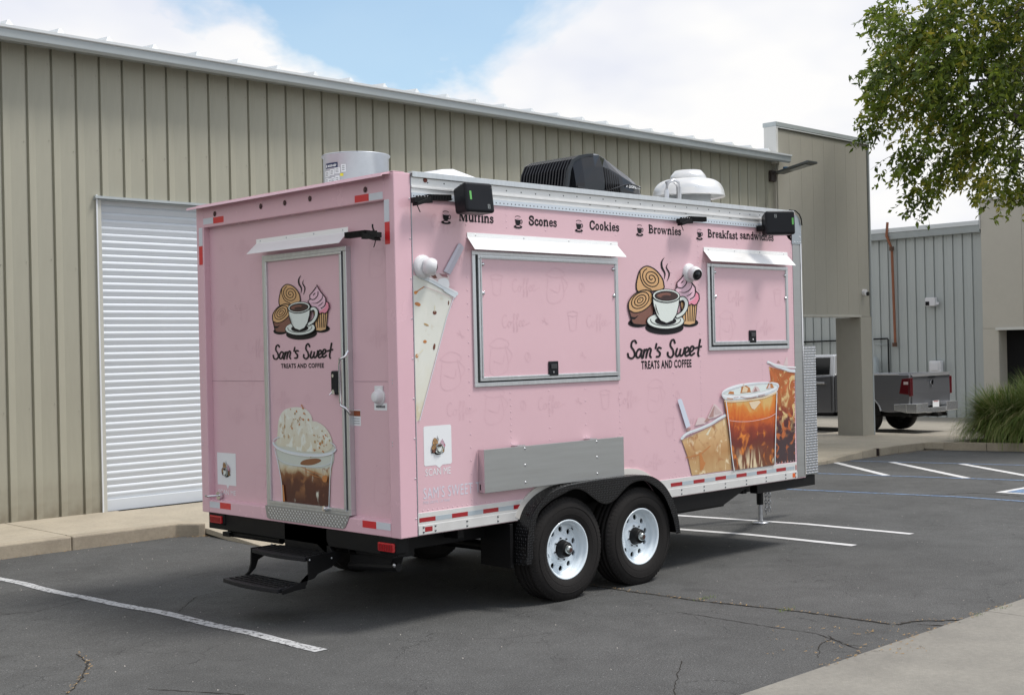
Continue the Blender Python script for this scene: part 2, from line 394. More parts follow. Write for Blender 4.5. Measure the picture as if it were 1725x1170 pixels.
# fender: top band + outer skirt
b=mb(M('tread_black',(.006,.006,.0065),.32,.1,coat=.15))
fi=arcpoly(fo,-.004)
n=len(fo); vs=[(x,.02,z) for x,z in fo]+[(x,FY,z) for x,z in fo]+[(x,.02,z) for x,z in fi]+[(x,FY,z) for x,z in fi]
b.add(vs,[(i,i+1,n+i+1,n+i) for i in range(n-1)]+[(2*n+i,3*n+i,3*n+i+1,2*n+i+1) for i in range(n-1)],True)
b.prism([(x,FY,z) for x,z in fo+fin],(0,-.004,0))
fend=b.build('fender',T); fend['label']='black tread plate fender over the two wheels'
# raised lozenges of the tread plate
def inpoly(x,y,P):
    c=False; j=len(P)-1
    for i in range(len(P)):
        if (P[i][1]>y)!=(P[j][1]>y) and x<(P[j][0]-P[i][0])*(y-P[i][1])/(P[j][1]-P[i][1])+P[i][0]: c=not c
        j=i
    return c
def lozenge(b,o,eu,ev,en,l=.011,w_=.0035,h=.0016):
    b.add([o+eu*l,o+ev*w_,o-eu*l,o-ev*w_,o+en*h],[(0,1,4),(1,2,4),(2,3,4),(3,0,4)])
b=mb(M('tread_black_raised',(.03,.03,.032),.3,.3,coat=.3)); PF=fo+fin; k=0
x=1.05
while x<2.82:
    z=.34; k+=1
    while z<.88:
        i=int(round(z/.018))
        if inpoly(x,z,PF) and inpoly(x,z-.01,PF):
            a=R(45) if (k+i)%2 else R(-45); lozenge(b,Vector((x,FY-.0041,z)),Vector((math.cos(a),0,math.sin(a))),Vector((-math.sin(a),0,math.cos(a))),Vector((0,-1,0)),.0095,.003,.0015)
        z+=.018
    x+=.018
s_=0
for i in range(n-1):
    p=Vector((fo[i][0],0,fo[i][1])); q=Vector((fo[i+1][0],0,fo[i+1][1])); d=(q-p); L_=d.length; d.normalize(); nn=Vector((-d.z,0,d.x))
    t=0
    while t<L_:
        for j in range(6):
            a=R(45) if (j+int((s_+t)/.02))%2 else R(-45); yy=-.115+.021*j
            o_=p+d*t+Vector((0,yy,0))+nn*.0005; eu=d*math.cos(a)+Vector((0,1,0))*math.sin(a); ev=-d*math.sin(a)+Vector((0,1,0))*math.cos(a); lozenge(b,o_,eu,ev,nn,.009,.003,.0018)
        t+=.02
    s_+=L_
stuff(b.build('tread_pattern',fend))
# ---- wheels
def wheel_meshes():
    t=mb(rubber)
    R0=.388; prof=[(.218,-.10),(.232,-.112),(.262,-.122),(.30,-.126),(.335,-.122),(.358,-.113),(.372,-.104),(.380,-.097),(.385,-.088)]
    rib=[]
    xs=[-.088,-.062,-.060,-.050,-.048,-.018,-.016,-.006,-.004,.022,.024,.034,.036,.066,.068,.088]
    for i,x in enumerate(xs):
        g=(i//2)%2==1 and i not in (0,15); rib.append((R0-(.009 if i in (2,3,6,7,10,11,13) and i%4 in (2,3) else 0),x))
    full=prof+rib+[(r,-y) for r,y in prof[::-1]]
    t.lathe(full,(0,0,0),'y',64)
    # raised sidewall ring and shoulder lugs
    t.lathe([(.315,-.1265),(.318,-.1285),(.322,-.1265)],(0,0,0),'y',64)
    t.lathe([(.262,-.1225),(.265,-.1245),(.269,-.1235)],(0,0,0),'y',64)
    for i in range(72):
        a=2*math.pi*i/72
        for sgn in (-1,1):
            T0=Matrix.Rotation(a,4,'Y'); t.T=T0
            t.add([(.352,sgn*.113,-.005),(.352,sgn*.113,.005),(.383,sgn*.0945,.008),(.383,sgn*.0945,-.008),(.354,sgn*.1165,-.004),(.354,sgn*.1165,.004),(.3875,sgn*.094,.007),(.3875,sgn*.094,-.007)],[(0,1,2,3),(4,7,6,5),(0,4,5,1),(1,5,6,2),(2,6,7,3),(3,7,4,0)])
    t.T=None
    r=mb(rimw)
    r.lathe([(.222,-.100),(.224,-.108),(.217,-.111),(.208,-.104),(.206,-.090),(.203,-.078),(.192,-.074),(.189,-.050),(.186,-.040),(.181,-.036),(.176,-.030)],(0,0,0),'y',64)
    r.lathe([(.200,.10),(.186,.05),(.182,-.035)],(0,0,0),'y',40)
    # dished disc with ten round vent holes
    def disc_y(rad): return -.030 if rad>.165 else (-.030-(.165-rad)*.12 if rad>.105 else -.0372-(.105-rad)*.35)
    outer=[(.177*math.cos(2*math.pi*i/60),.177*math.sin(2*math.pi*i/60)) for i in range(60)]
    mid=[(.108*math.cos(2*math.pi*i/60),.108*math.sin(2*math.pi*i/60)) for i in range(60)]
    holes=[]
    for h in range(10):
        a=2*math.pi*(h+.5)/10; holes.append([(.147*math.cos(a)+.021*math.cos(-2*math.pi*i/14),.147*math.sin(a)+.021*math.sin(-2*math.pi*i/14)) for i in range(14)])
    loops=[outer,mid[::-1]]+holes; flat=[p for l in loops for p in l]
    tr=tessellate_polygon([[Vector((p[0],p[1],0)) for p in l] for l in loops])
    vs=[(p[0],disc_y(math.hypot(*p)),p[1]) for p in flat]; r.add(vs,[tuple(t_) for t_ in tr])
    o=len(outer)+len(mid)
    for h in range(10):
        base=o+h*14; vv=[vs[base+i] for i in range(14)]; r.add(vv+[(x,y+.012,z) for x,y,z in vv],[(i,(i+1)%14,14+(i+1)%14,14+i) for i in range(14)])
    r.lathe([(.108,-.0369),(.098,-.044),(.085,-.048),(.05,-.048)],(0,0,0),'y',48)
    d=mb(M('brake_drum',(.008,.008,.008),.8)); d.cyl((0,.0,0),.170,.05,'y',24)
    h=mb(blackm); h.lathe([(.0001,-.112),(.050,-.112),(.056,-.104),(.060,-.078),(.066,-.062),(.070,-.047)],(0,0,0),'y',24)
    c=mb(M('hub_cap',(.42,.45,.44),.25,.9)); c.lathe([(.0001,-.140),(.020,-.140),(.030,-.132),(.032,-.118),(.035,-.110)],(0,0,0),'y',20)
    c.mat(M('dust_plug',(.05,.02,.015),.5)); c.cyl((0,-.142,0),.017,.0015,'y',14)
    l=mb(zinc); l.cyl((0,-.066,0),.0085,.02,'y',6,.0105); l.mat(blackm); l.cyl((0,-.072,0),.005,.008,'y',8)
    v=mb(blackm); v.tube([(0,-.045,.182),(0,-.07,.168)],.004,6)
    return dict(tyre=t,rim=r,brake_drum=d,hub=h,hub_cap=c,lug_nut=l,valve_stem=v)
wm={k:v for k,v in wheel_meshes().items()}; wmesh={}
for k,v in wm.items():
    me=v.mesh(k); bm=bmesh.new(); bm.from_mesh(me); bmesh.ops.recalc_face_normals(bm,faces=bm.faces) if k in('tyre','hub','hub_cap','lug_nut','brake_drum') else None; bm.to_mesh(me); bm.free(); wmesh[k]=me
WX=(1.534,2.376)
for wi,(x,y,flip) in enumerate(((WX[0],.028,0),(WX[1],.028,0),(WX[0],W-.03,1),(WX[1],W-.03,1))):
    wz=.378+(H(0,W) if flip else 0)
    wh=empty('wheel',(x,y,wz),math.pi if flip else 0,T)
    for k in ('tyre','rim','brake_drum','hub','hub_cap','valve_stem'):
        o=inst(wmesh[k],k,wh)
        if k in('rim','valve_stem'): o.rotation_euler=(0,R(37 if wi==0 else -100),0)
        if k=='tyre':o.rotation_euler=(0,R(13*wi),0)
    for i in range(8):
        a=2*math.pi*i/8+.2; o=inst(wmesh['lug_nut'],'lug_nut',wh,(.0825*math.cos(a),.012,.0825*math.sin(a)))
b=mb(redt); b.box(WX[0]+.085,WX[0]+.105,-.0155,-.0145,.30,.303); 
# chassis
b=mb(blackm); b.box(.10,1.0,.25,.35,.50,.63); b.box(2.9,3.72,.10,.20,.47,.63); b.prism([(2.85,.02,.63),(2.85,.02,.50),(3.62,.02,.50),(4.0,.02,.63)],(0,.10,0))
b.box(.1,LF,.62,.70,.46,.63); b.box(.1,LF,W-.70,W-.62,.46,.63); b.box(.02,.12,.06,W-.06,.50,.63)
for x in (.6,1.2,1.95,2.8,3.4,4.0,4.6): b.box(x,x+.06,.1,W-.1,.55,.628)
b.box(4.10,5.03,.015,.095,.548,.645); b.box(4.95,5.03,.1,W-.1,.548,.645)
for x in WX: b.tube([(x,.16,.33),(x,W-.16,.31)],.042,10)
b.box(1.0,1.03,-.02,.3,.30,.62)
ch=b.build('chassis',T,.004)
# A-frame tongue, coupler, jack, chains
b=mb(blackm)
for s in (-1,1):
    b.prism([(4.9,1.255+s*.62,.47),(4.9,1.255+s*.54,.47),(6.45,1.255+s*.03,.47),(6.45,1.255+s*.11,.47)],(0,0,.11))
b.box(6.35,6.75,1.20,1.31,.50,.60); tg=b.build('tongue',T,.004)
b=mb(zinc); b.box(6.72,6.92,1.21,1.30,.52,.585); b.build('coupler',T,.01)
jx,jy=G(1281,881); 
b=mb(blackm); b.tube([(jx,jy,.19),(jx,jy,1.05)],.036,14); 
jk=b.build('jack',T); jk['label']='tongue jack with silver inner tube and round foot'
b=mb(zinc); b.tube([(jx,jy,.02),(jx,jy,.31)],.028,14); b.lathe([(.0001,.022),(.085,.018),(.088,.0),(.0001,.0)],(jx,jy,H(jx,jy)+.001),'z',20); b.build('jack_foot',jk)
b=mb(zinc)
def chain(b,x,y,z0,z1,rot):
    k=0; z=z0
    while z>z1:
        pts=[]
        for i in range(13):
            a=2*math.pi*i/12; u=.014*math.cos(a); v=.026*math.sin(a)
            pts.append((x+(u if k%2 else 0)*rot[0]-(0 if k%2 else u)*rot[1],y+(u if k%2 else 0)*rot[1]+(0 if k%2 else u)*rot[0],z+v))
        b.tube(pts,.0052,5,cap=False); z-=.037; k+=1
cx_,cy_=jx-.17,jy-.25
for q,(px) in enumerate((1290.5,1296)):
    p=hit(px,850,(jx-.05,0,0),(1,0,0)); b=mb(zinc); chain(b,p.x,p.y,.60,SP(1290,874 if q==0 else 872,p.y)[1] if 0 else (.11 if q==0 else .13),(.72,.69)); b.build('safety_chain',T)
# ---- rear frame (posts, header, sill) round the recessed rear wall
y0,y1=.10,2.41; z0,z1=.728,2.905
b=mb(pinkp); b.box(0,.148,-.004,y0,ZB-.004,ZT+.004); b.box(0,.148,y1,W+.004,ZB-.004,ZT+.004); b.box(0,.12,y0,y1,z1,ZT+.003); 
b.prism([(0,y0,ZB-.003),(.12,y0,ZB-.003),(.12,y0,z0+.012),(.05,y0,z0+.012),(0,y0,z0)],(0,y1-y0,0))
rf=b.build('rear_frame',T,.006,2); rf['label']='painted pink frame around the rear wall'
b=mb(pinkp); b.prism([(.0,.03,ZT+.005),(-.075,.03,ZT-.012),(-.082,.03,ZT-.030),(-.073,.03,ZT-.030),(-.066,.03,ZT-.018),(.0,.03,ZT-.008)],(0,W+.02-.03,0)); b.box(-.001,.10,.0,W,ZT+.0045,ZT+.010); b.build('roof_lip',T,.002)
b=mb(M('seam_grey',(.42,.44,.47),.4,.5)); b.box(.1482,.1535,-.0065,.0,ZB,ZT+.004); b.build('corner_seam',T)
rw=boxo('rear_wall',T,pink,.055,.09,y0-.01,y1+.01,z0-.01,z1+.01)
zz_=RP(*C3(95,62),.055)[1]
b=mb(M('seam_dark',(.30,.19,.23),.5)); b.box(.0535,.055,1.60,y1,zz_-.0015,zz_+.0015); b.box(.0535,.055,y0,.54,zz_-.0015,zz_+.0015); b.build('panel_joint',rw)
# marker lights
b0=mb(M('marker_lens',(.05,.008,.012),.25,coat=.4)); b0.dome((0,0,0),.015,'-x',12,.01); b0.lathe([(.0001,-.001),(.021,-.001)],(-.001,0,0),'x',14); mk=b0.mesh('marker_light')
for a,bb in ((123,235),(350,198),(468,181),(592,160),(865,116)):
    y,z=RP(*C2(a,bb)); inst(mk,'marker_light',T,(-.0015,y,z))
def rtape(pa,pb,m_,x=-.0004):
    (ya,za),(yb,zb)=RP(*pa),RP(*pb); b=mb(m_); b.box(x-.0008,x,min(ya,yb),max(ya,yb),min(za,zb),max(za,zb)); return b.build('reflective_tape',T)
z_=RP(*C2(90,275))[1]; h_=.026
def rt(f,a0,a1,bm,hh,m_):
    ya=RP(*f(a0,bm))[0]; yb=RP(*f(a1,bm))[0]; z=RP(*f((a0+a1)/2,bm))[1]; b=mb(m_); b.box(-.0014,-.0004,min(ya,yb),max(ya,yb),z-hh,z+hh); b.build('reflective_tape',T)
rt(C2,66,114,270,.024,silt); rt(C2,115,166,264,.024,redt); rt(C2,812,881,158,.024,redt); rt(C2,882,950,148,.024,silt)
rt(C3,98,148,672,.024,silt); rt(C3,149,201,678,.024,redt); rt(C3,851,918,769,.024,redt); rt(C3,919,989,777,.024,silt)
def vt(f,a0,a1,b0_,b1_,m_):
    ya=RP(*f(a0,(b0_+b1_)/2))[0]; yb=RP(*f(a1,(b0_+b1_)/2))[0]; zt=RP(*f(a0,b0_))[1]; zb=RP(*f(a0,b1_))[1]; b=mb(m_); b.box(-.0014,-.0004,min(ya,yb),max(ya,yb),zb,zt); b.build('reflective_tape',T)
vt(C2,45,62,305,394,silt); vt(C2,46,63,396,487,redt); vt(C2,957,982,166,275,silt); vt(C2,961,985,276,385,redt)
# rivets on posts
b=mb(zinc)
for bb in (66,373):
    for d_ in (-8,8):
        y,z=RP(*C3(998,bb+d_)); b.dome((-.0005,y,z),.005,'-x',6,.003); y,z=RP(*C3(64,bb-5+d_)); b.dome((-.0005,y,z),.005,'-x',6,.003)
for i in range(9): b.dome((.135,-.0045,.75+i*.27),.006,'-y',6,.004)
stuff(b.build('rivet',rf))
# ---- rear door
dy0,dy1,dz0,dz1=.552,1.600,.742,2.628
dr=empty('rear_door',(0,0,0),0,T)
def ring(b,u0,u1,v0,v1,w_,d0,d1,axis):
    for (a0,a1,c0,c1) in ((u0,u1,v1-w_,v1),(u0,u1,v0,v0+w_),(u0,u0+w_,v0+w_,v1-w_),(u1-w_,u1,v0+w_,v1-w_)):
        if axis=='x': b.box(d0,d1,a0,a1,c0,c1)
        else: b.box(a0,a1,d0,d1,c0,c1)
b=mb(alu); ring(b,dy0,dy1,dz0,dz1,.034,.010,.056,'x'); ring(b,dy0+.046,dy1-.046,dz0+.02,dz1-.03,.022,.000,.04,'x'); b.build('door_frame',dr,.003)
b=mb(M('rubber_gasket',(.03,.035,.035),.7)); ring(b,dy0+.030,dy1-.030,dz0+.018,dz1-.028,.02,.030,.052,'x'); b.build('door_seal',dr)
leaf=boxo('door_panel',dr,pink,.018,.045,dy0+.06,dy1-.06,dz0+.03,dz1-.045)
y,z=RP(*C2(718,1066)); b=mb(blackp); b.box(-.012,.018,y-.045,y+.045,z-.085,z+.085); hd=b.build('door_handle',dr,.012,3)
b=mb(chrome); b.cyl((-.02,y+.01,z-.065),.018,.012,'x',12); b.tube([(-.012,y+.02,z-.06),(-.03,y+.035,z-.085)],.005,6); b.cyl((-.016,y+.015,z+.05),.012,.006,'x',10); b.build('lock_cylinder',hd)
y,z=RP(*C3(672,690)); b=mb(chrome); b.cyl((-.022,y,z),.022,.03,'x',12); b.cyl((-.03,y,z),.012,.012,'x',10); b.build('door_stop',dr)
# bent grab bar
pts=[RP(*C2(772,910)),RP(*C2(773,935)),RP(*C2(757,945)),RP(*C2(756,965))]
yb=RP(*C2(756,965))[0]; zt_=RP(*C2(757,945))[1]; zb_=RP(*C3(768,182))[1]
b=mb(chrome); b.tube([(.01,yb-.045,zt_+.05),(-.015,yb-.045,zt_+.015),(-.03,yb-.03,zt_),(-.036,yb-.004,zt_-.005),(-.036,yb,zt_-.05),(-.036,yb,zb_+.03),(-.034,yb-.006,zb_),(-.02,yb-.045,zb_-.02),(.01,yb-.048,zb_-.06)],.009,8); b.build('grab_bar',dr)
y,z=RP(*C3(128,628),0); b=mb(chrome); b.cyl((.02,y,z),.032,.02,'x',14); b.tube([(.02,y,z),(-.03,y+.01,z+.002),(-.04,y+.06,z-.004),(-.042,y+.09,z)],.008,8); b.build('tie_hook',T)
# round power inlet with its sticker, warning sticker
y,z=RP(*C3(935,140),.055); b=mb(whitep); b.lathe([(.0001,-.052),(.032,-.05),(.042,-.035),(.05,-.012),(.06,-.008),(.062,0)],(.055,y,z),'x',20); b.box(.045,.055,y-.045,y+.045,z+.02,z+.075); b.build('power_inlet',T,.002)
y,z=RP(*C3(940,189),.055); b=mb(white); b.box(.0538,.0548,y-.07,y+.07,z-.025,z+.025); st=b.build('inlet_sticker',T); 
d=Dec(rear3(.0538)); 
for q in range(7): d.poly([(y-.05+q*.0145,z-.008),(y-.05+q*.0145+.011,z-.008),(y-.05+q*.0145+.011,z+.008),(y-.05+q*.0145,z+.008)],M('grey_print',(.10,.10,.11),.5))
d.build('sticker_print',st)
y,z=RP(*C3(800,243),.055); y-=.045; b=mb(white); b.box(.0538,.0548,y-.052,y+.052,z-.055,z+.055); st=b.build('warning_sticker',T)
b=mb(M('orange_brown',(.26,.06,.015),.5)); b.box(.0528,.0537,y-.050,y+.050,z+.012,z+.05); b.mat(M('grey_print2',(.35,.35,.36),.5))
for q in range(3): b.box(.0528,.0537,y-.04,y+.04,z-.042+q*.017,z-.036+q*.017)
b.build('sticker_print',st)
# tread plate door sill
yl=RP(*C3(375,680))[0]; yr=RP(*C3(785,720))[0]; dsz=dz0-.002
b=mb(M('tread_alu',(.42,.43,.43),.35,.8)); b.prism([(-.002,dy0+.0,dsz),(-.002,dy1-.0,dsz),(-.002,dy1-.02,dsz-.085),(-.002,dy1-.05,dsz-.095),(-.002,dy0+.08,dsz-.095),(-.002,dy0+.05,dsz-.08)],(-.004,0,0)); b.box(-.006,.05,dy0,dy1,dsz,dsz+.004); sill=b.build('tread_plate_sill',T)
b=mb(M('tread_alu_raised',(.62,.63,.63),.25,.9)); 
for i in range(52):
    for j in range(5):
        yy=dy0+.03+i*.019; z=dsz-.012-j*.018
        if yy<dy1-.03 and (j<3 or dy0+.08<yy<dy1-.06):
            a=R(45) if (i+j)%2 else R(-45); lozenge(b,Vector((-.0061,yy,z)),Vector((0,math.cos(a),math.sin(a))),Vector((0,-math.sin(a),math.cos(a))),Vector((-1,0,0)),.010,.0035,.0022)
stuff(b.build('tread_pattern',sill))
# awnings
def awning(name,a0,a1,z,axis,out,drop,m_):
    b=mb(m_)
    def P(a,o,zz): return (a,-o,zz) if axis=='y' else (-o,a,zz)
    b.prism([P(a0,.002,z),P(a0,.005,z),P(a0,.007,z-.036),P(a0,.002,z-.036)],P(a1-a0,0,0) if axis=='y' else (0,a1-a0,0))
    ov=.012
    b.add([P(a0,.006,z-.032),P(a1,.006,z-.032),P(a1+ov,out,z-drop),P(a0-ov*.2,out,z-drop),P(a0,.006,z-.035),P(a1,.006,z-.035),P(a1+ov,out,z-drop-.003),P(a0-ov*.2,out,z-drop-.003)],
          [(0,1,2,3),(7,6,5,4),(0,4,5,1),(1,5,6,2),(2,6,7,3),(3,7,4,0)])
    o=b.build(name,T)
    b=mb(zinc); k=0
    for q in (.05,.35,.65,.95): 
        b.dome(P(a0+(a1-a0)*q,.0065,z-.017),.007,'-y' if axis=='y' else '-x',6,.004)
    b.build('screw',o); return o
awning('rain_awning',.656,2.262,2.708,'y',.085,.122,steel)
awning('rain_awning',3.372,4.625,2.712,'y',.085,.122,steel)
# the door awning (its top edge stands a little proud of the recessed wall)
awning('rain_awning',.50,1.645,2.755,'x',.085,.112,M('white_steel',(.88,.87,.87),.3,.2))
# ---- hatches
def hatch(u0,u1,v0,v1,p0,p1,q0,q1,latch,bolts):
    h=empty('serving_hatch',(0,0,0),0,T)
    b=mb(alu); ring(b,u0,u1,v0,v1,.030,-.014,.0,'y'); b.build('hatch_frame',h,.003)
    b=mb(MATS['rubber_gasket']); ring(b,u0+.028,u1-.028,v0+.028,v1-.028,.02,-.006,.0,'y'); b.build('hatch_seal',h)
    b=mb(alu); ring(b,p0-.028,p1+.028,q0-.028,q1+.028,.032,-.022,.0,'y'); ring(b,p0-.010,p1+.010,q0-.010,q1+.010,.010,-.028,-.0221,'y'); b.build('panel_edge',h,.003)
    pn=boxo('hatch_panel',h,pink,p0-.004,p1+.004,-.018,-.001,q0-.004,q1+.004)
    x,z=latch; b=mb(blackp); b.box(x-.052,x+.052,-.028,-.0185,z-.055,z+.055); la=b.build('hatch_latch',h,.012,3)
    b=mb(M('latch_paddle',(.03,.032,.035),.3)); b.box(x-.032,x+.032,-.034,-.0285,z-.002,z+.034); b.mat(chrome); b.cyl((x-.005,-.032,z-.025),.008,.004,'y',10); b.build('latch_paddle',la,.004)
    for bx,bz in bolts:
        b=mb(chrome); b.dome((bx,-.022,bz),.014,'-y',10,.012); b.build('bolt',h)
    return h,pn
_,pan1=hatch(.693,2.252,1.617,2.583,.770,2.203,1.685,2.528,SP(*C4(727,1113)),[SP(*C4(a,b_)) for a,b_ in ((380,600),(382,743),(1022,625),(1026,755))])
_,pan2=hatch(3.410,4.613,1.831,2.577,3.485,4.560,1.905,2.545,SP(*C5(752,944)),[SP(*C5(a,b_)) for a,b_ in ((557,611),(560,738),(920,629),(923,745))])
# folded serving shelf
sx0,sx1,sz0,sz1=.712,2.205,.872,1.178
b=mb(steeld); b.box(sx0,sx1,-.072,-.062,sz0,sz1); b.box(sx0,sx1,-.062,-.012,sz0,sz0+.004); b.mat(M('shelf_edge',(.60,.55,.57),.25,.9)); b.box(sx0-.001,sx0+.003,-.0715,-.004,sz0+.002,sz1-.002); b.box(sx1-.003,sx1+.001,-.0715,-.004,sz0+.002,sz1-.002)
sh=b.build('folding_shelf',T,.002)
b=mb(zinc)
for cx2 in (.27,.79):
    for q in (.06,.45,.86): b.dome((sx0+(sx1-sx0)*cx2,-.0722,sz1-(sz1-sz0)*q),.009,'-y',8,.005)
b.build('bolt',sh); b=mb(zinc)
for cx2 in (.25,.77): b.box(sx0+(sx1-sx0)*cx2-.04,sx0+(sx1-sx0)*cx2+.04,-.066,-.004,sz1+.001,sz1+.007)
b.build('shelf_hinge',sh); b=mb(blackm); b.box(sx0-.002,sx0-.0015,-.03,-.02,sz0+.02,sz0+.06); b.build('shelf_slot',sh)
# dome cameras
def dome_cam(x,z,look,name='security_camera'):
    c=empty(name,(x,0,z),0,T)
    b=mb(whitep); b.lathe([(.082,0),(.082,-.012),(.074,-.028),(.060,-.036),(.0001,-.036)],(0,0,0),'y',28); b.build('camera_base',c)
    lk=Vector(look).normalized(); rot=lk.to_track_quat('Z','Y').to_matrix().to_4x4(); o=Vector((0,-.045,0))+lk*.02
    b=mb(whitep); b.T=Matrix.Translation(o)@rot; b.lathe([(.0001,-.05),(.04,-.045),(.060,-.015),(.062,.01),(.056,.035),(.046,.046)],(0,0,0),'z',24); b.build('camera_ball',c)
    b=mb(blackg); b.T=Matrix.Translation(o)@rot; b.lathe([(.046,.046),(.040,.044),(.024,.046),(.022,.052),(.0001,.056)],(0,0,0),'z',20); b.build('camera_lens',c)
dome_cam(*SP(*C4(92,612)),(.75,-.55,-.12)); dome_cam(*SP(1160,460),(-.25,-.85,-.28))
# folding work lights
def arm(parent,p0,d,length):
    d=Vector(d).normalized(); p0=Vector(p0); rot=d.to_track_quat('X','Z').to_matrix().to_4x4(); M0=Matrix.Translation(p0)@rot
    b=mb(blackm); b.T=M0; b.box(-.02,length*.45,-.022,.022,-.03,.006); b.box(.02,length,-.018,.018,.0062,.020); 
    b.add([(0,-.03,-.05),(.12,-.03,-.02),(.12,.03,-.02),(0,.03,-.05),(0,-.03,-.03),(.12,-.03,.012),(.12,.03,.012),(0,.03,-.03)],[(0,3,2,1),(4,5,6,7),(0,1,5,4),(1,2,6,5),(2,3,7,6),(3,0,4,7)])
    b.tube([(.01,0,-.03),(.035,0,-.085),(.04,0,-.09)],.004,6); o=b.build('light_arm',parent,.003)
    b=mb(blackm); b.T=M0
    k=.10
    while k<length: b.box(k,k+.007,-.027,.027,-.012,.028); k+=.0135
    b.build('arm_rib',parent)
    b=mb(zinc); b.T=M0
    for q in (.015,.04,.07,.095): b.dome((q,-.018,.012),.006,'z',6,.004)
    b.build('bolt',parent)
def head(parent,c,rot,lab_left=True,sx=.245,sz=.215,sd=.16):
    b=mb(blackp); M0=Matrix.Translation(Vector(c))@rot; b.T=M0
    b.add([(-.5*sx,-.5*sd,-.5*sz),(.5*sx,-.5*sd,-.5*sz),(.5*sx*.92,.5*sd,-.42*sz),(-.5*sx*.92,.5*sd,-.42*sz),(-.5*sx,-.5*sd,.5*sz),(.5*sx,-.5*sd,.5*sz),(.5*sx*.92,.5*sd,.42*sz),(-.5*sx*.92,.5*sd,.42*sz)],[(0,3,2,1),(4,5,6,7),(0,1,5,4),(1,2,6,5),(2,3,7,6),(3,0,4,7)])
    o=b.build('light_head',parent,.022,4)
    b=mb(M('black_slot',(.03,.03,.03),.6)); b.T=M0
    for q in range(6): b.box(-.3*sx+q*.026,-.3*sx+q*.026+.007,-.25*sd,.35*sd,.47*sz,.487*sz)
    b.build('cooling_slot',parent)
    b=mb(green if lab_left else green); b.T=M0; u=-.36*sx if lab_left else .38*sx; b.box(u,u+.016,-.5*sd-.0016,-.5*sd-.0004,-.02,.04); b.mat(M('grey_mark',(.25,.27,.27),.5)); u2=.24*sx if lab_left else -.2*sx; vz=-.36*sz if lab_left else .2*sz; b.box(u2,u2+.020,-.5*sd-.0016,-.5*sd-.0004,vz,vz+.03); b.mat(blackp); b.box(u2+.005,u2+.015,-.5*sd-.0024,-.5*sd-.0017,vz+.005,vz+.013); b.box(u2+.005,u2+.015,-.5*sd-.0024,-.5*sd-.0017,vz+.018,vz+.026); b.build('light_label',parent)
def yat(px,py,y): p=SP(px,py,y); return Vector((p[0],y,p[1]))
wl=empty('work_light',(0,0,0),0,T); arm(wl,yat(*C4(55,275),-.07),(1,-.05,.04),.30); head(wl,yat(*C4(343,283),-.15),Matrix.Rotation(R(-6),4,'Z')@Matrix.Rotation(R(-8),4,'X'))
wl=empty('work_light',(0,0,0),0,T); arm(wl,yat(*C5(385,338),-.07),(1,-.10,.02),.30); head(wl,yat(*C5(893,362),-.16),Matrix.Rotation(R(-38),4,'Z')@Matrix.Rotation(R(-5),4,'X'),False,.27,.215,.17)
bx=boxo('light_bracket',wl,blackm,SP(*C5(800,362),-.05)[0],SP(*C5(850,362),-.05)[0],-.09,-.01,2.88,2.93,.006)
p=hit(*C2(935,345),(-.06,0,0),(1,0,0)); wl=empty('work_light',(0,0,0),0,T); arm(wl,(-.08,p.y,p.z+.02),(-.05,1,.0),.31)
q_=hit(*C2(900,300),(-.08,0,0),(1,0,0)); b=mb(blackm); b.tube([(-.08,p.y+.04,p.z),(-.08,q_.y-.03,q_.z-.06),(-.08,q_.y,q_.z),(-.08,q_.y,q_.z+.02)],.006,6); b.build('light_cable',wl)
# front corner, nose and stone guard box
b=mb(steeld); b.box(LX+.001,LF,-.004,.0,.64,3.02); 
fr=b.build('front_corner_sheet',T,.002); fr['label']='brushed steel sheet on the front corner'
boxo('edge_highlight_strip',T,chrome,LF-.016,LF+.001,-.010,-.0045,.66,2.80,.002)  # thin chrome strip added to imitate the highlight along the corner sheet's edge
b=mb(M('corner_cap',(.36,.40,.43),.35,.7)); 
pr=[(LX-.01,0,2.79),(LF+.004,0,2.79),(LF+.004,0,2.97),(LF-.02,0,3.03),(LF-.06,0,3.06),(LX-.01,0,3.07)]
b.prism(pr,(0,-.009,0)); b.build('corner_cap',T,.003)
b=mb(zinc)
for x,z in ((LX+.12,2.90),(LX+.12,2.86),(LX+.03,2.81),(LX+.08,2.81),(LX+.12,2.81),(LX+.01,2.9),(LX+.01,2.96)): b.dome((x,-.0095,z),.006,'-y',6,.004)
b.build('rivet',fr)
b=mb(pink); b.box(LX,LF,.0,W,ZB,3.02); b.lathe([(.0001,0),(.13,0),(.13,W),(.0001,W)],(LX+.01,0,2.95),'y',20); b.build('front_wall',T)
b=mb(blackm); pts=[(LX-.06,-.02,ZT+.02),(LX+.04,-.02,ZT+.018),(LX+.10,-.02,ZT-.01),(LF-.01,-.02,ZT-.05),(LF+.0,-.02,ZT-.11)]; b.tube(pts,.006,8); b.build('roof_cable',T)
b=mb(M('tread_bright',(.26,.27,.27),.38,.85)); b.box(LF+.002,5.062,.0,W,.652,1.855); gx=b.build('tread_plate_box',T,.002); gx['label']='diamond plate box on the front of the trailer'
b=mb(M('tread_bright_raised',(.66,.67,.68),.22,.9))
for i in range(9):
    for j in range(48):
        x=LF+.014+i*.0235; z=.668+j*.0248
        if x<5.056 and z<1.85:
            a=R(62) if (i+j)%2 else R(38); lozenge(b,Vector((x,-.0005,z)),Vector((math.cos(a),0,math.sin(a))),Vector((-math.sin(a),0,math.cos(a))),Vector((0,-1,0)),.0125,.0045,.004)
stuff(b.build('tread_pattern',gx))
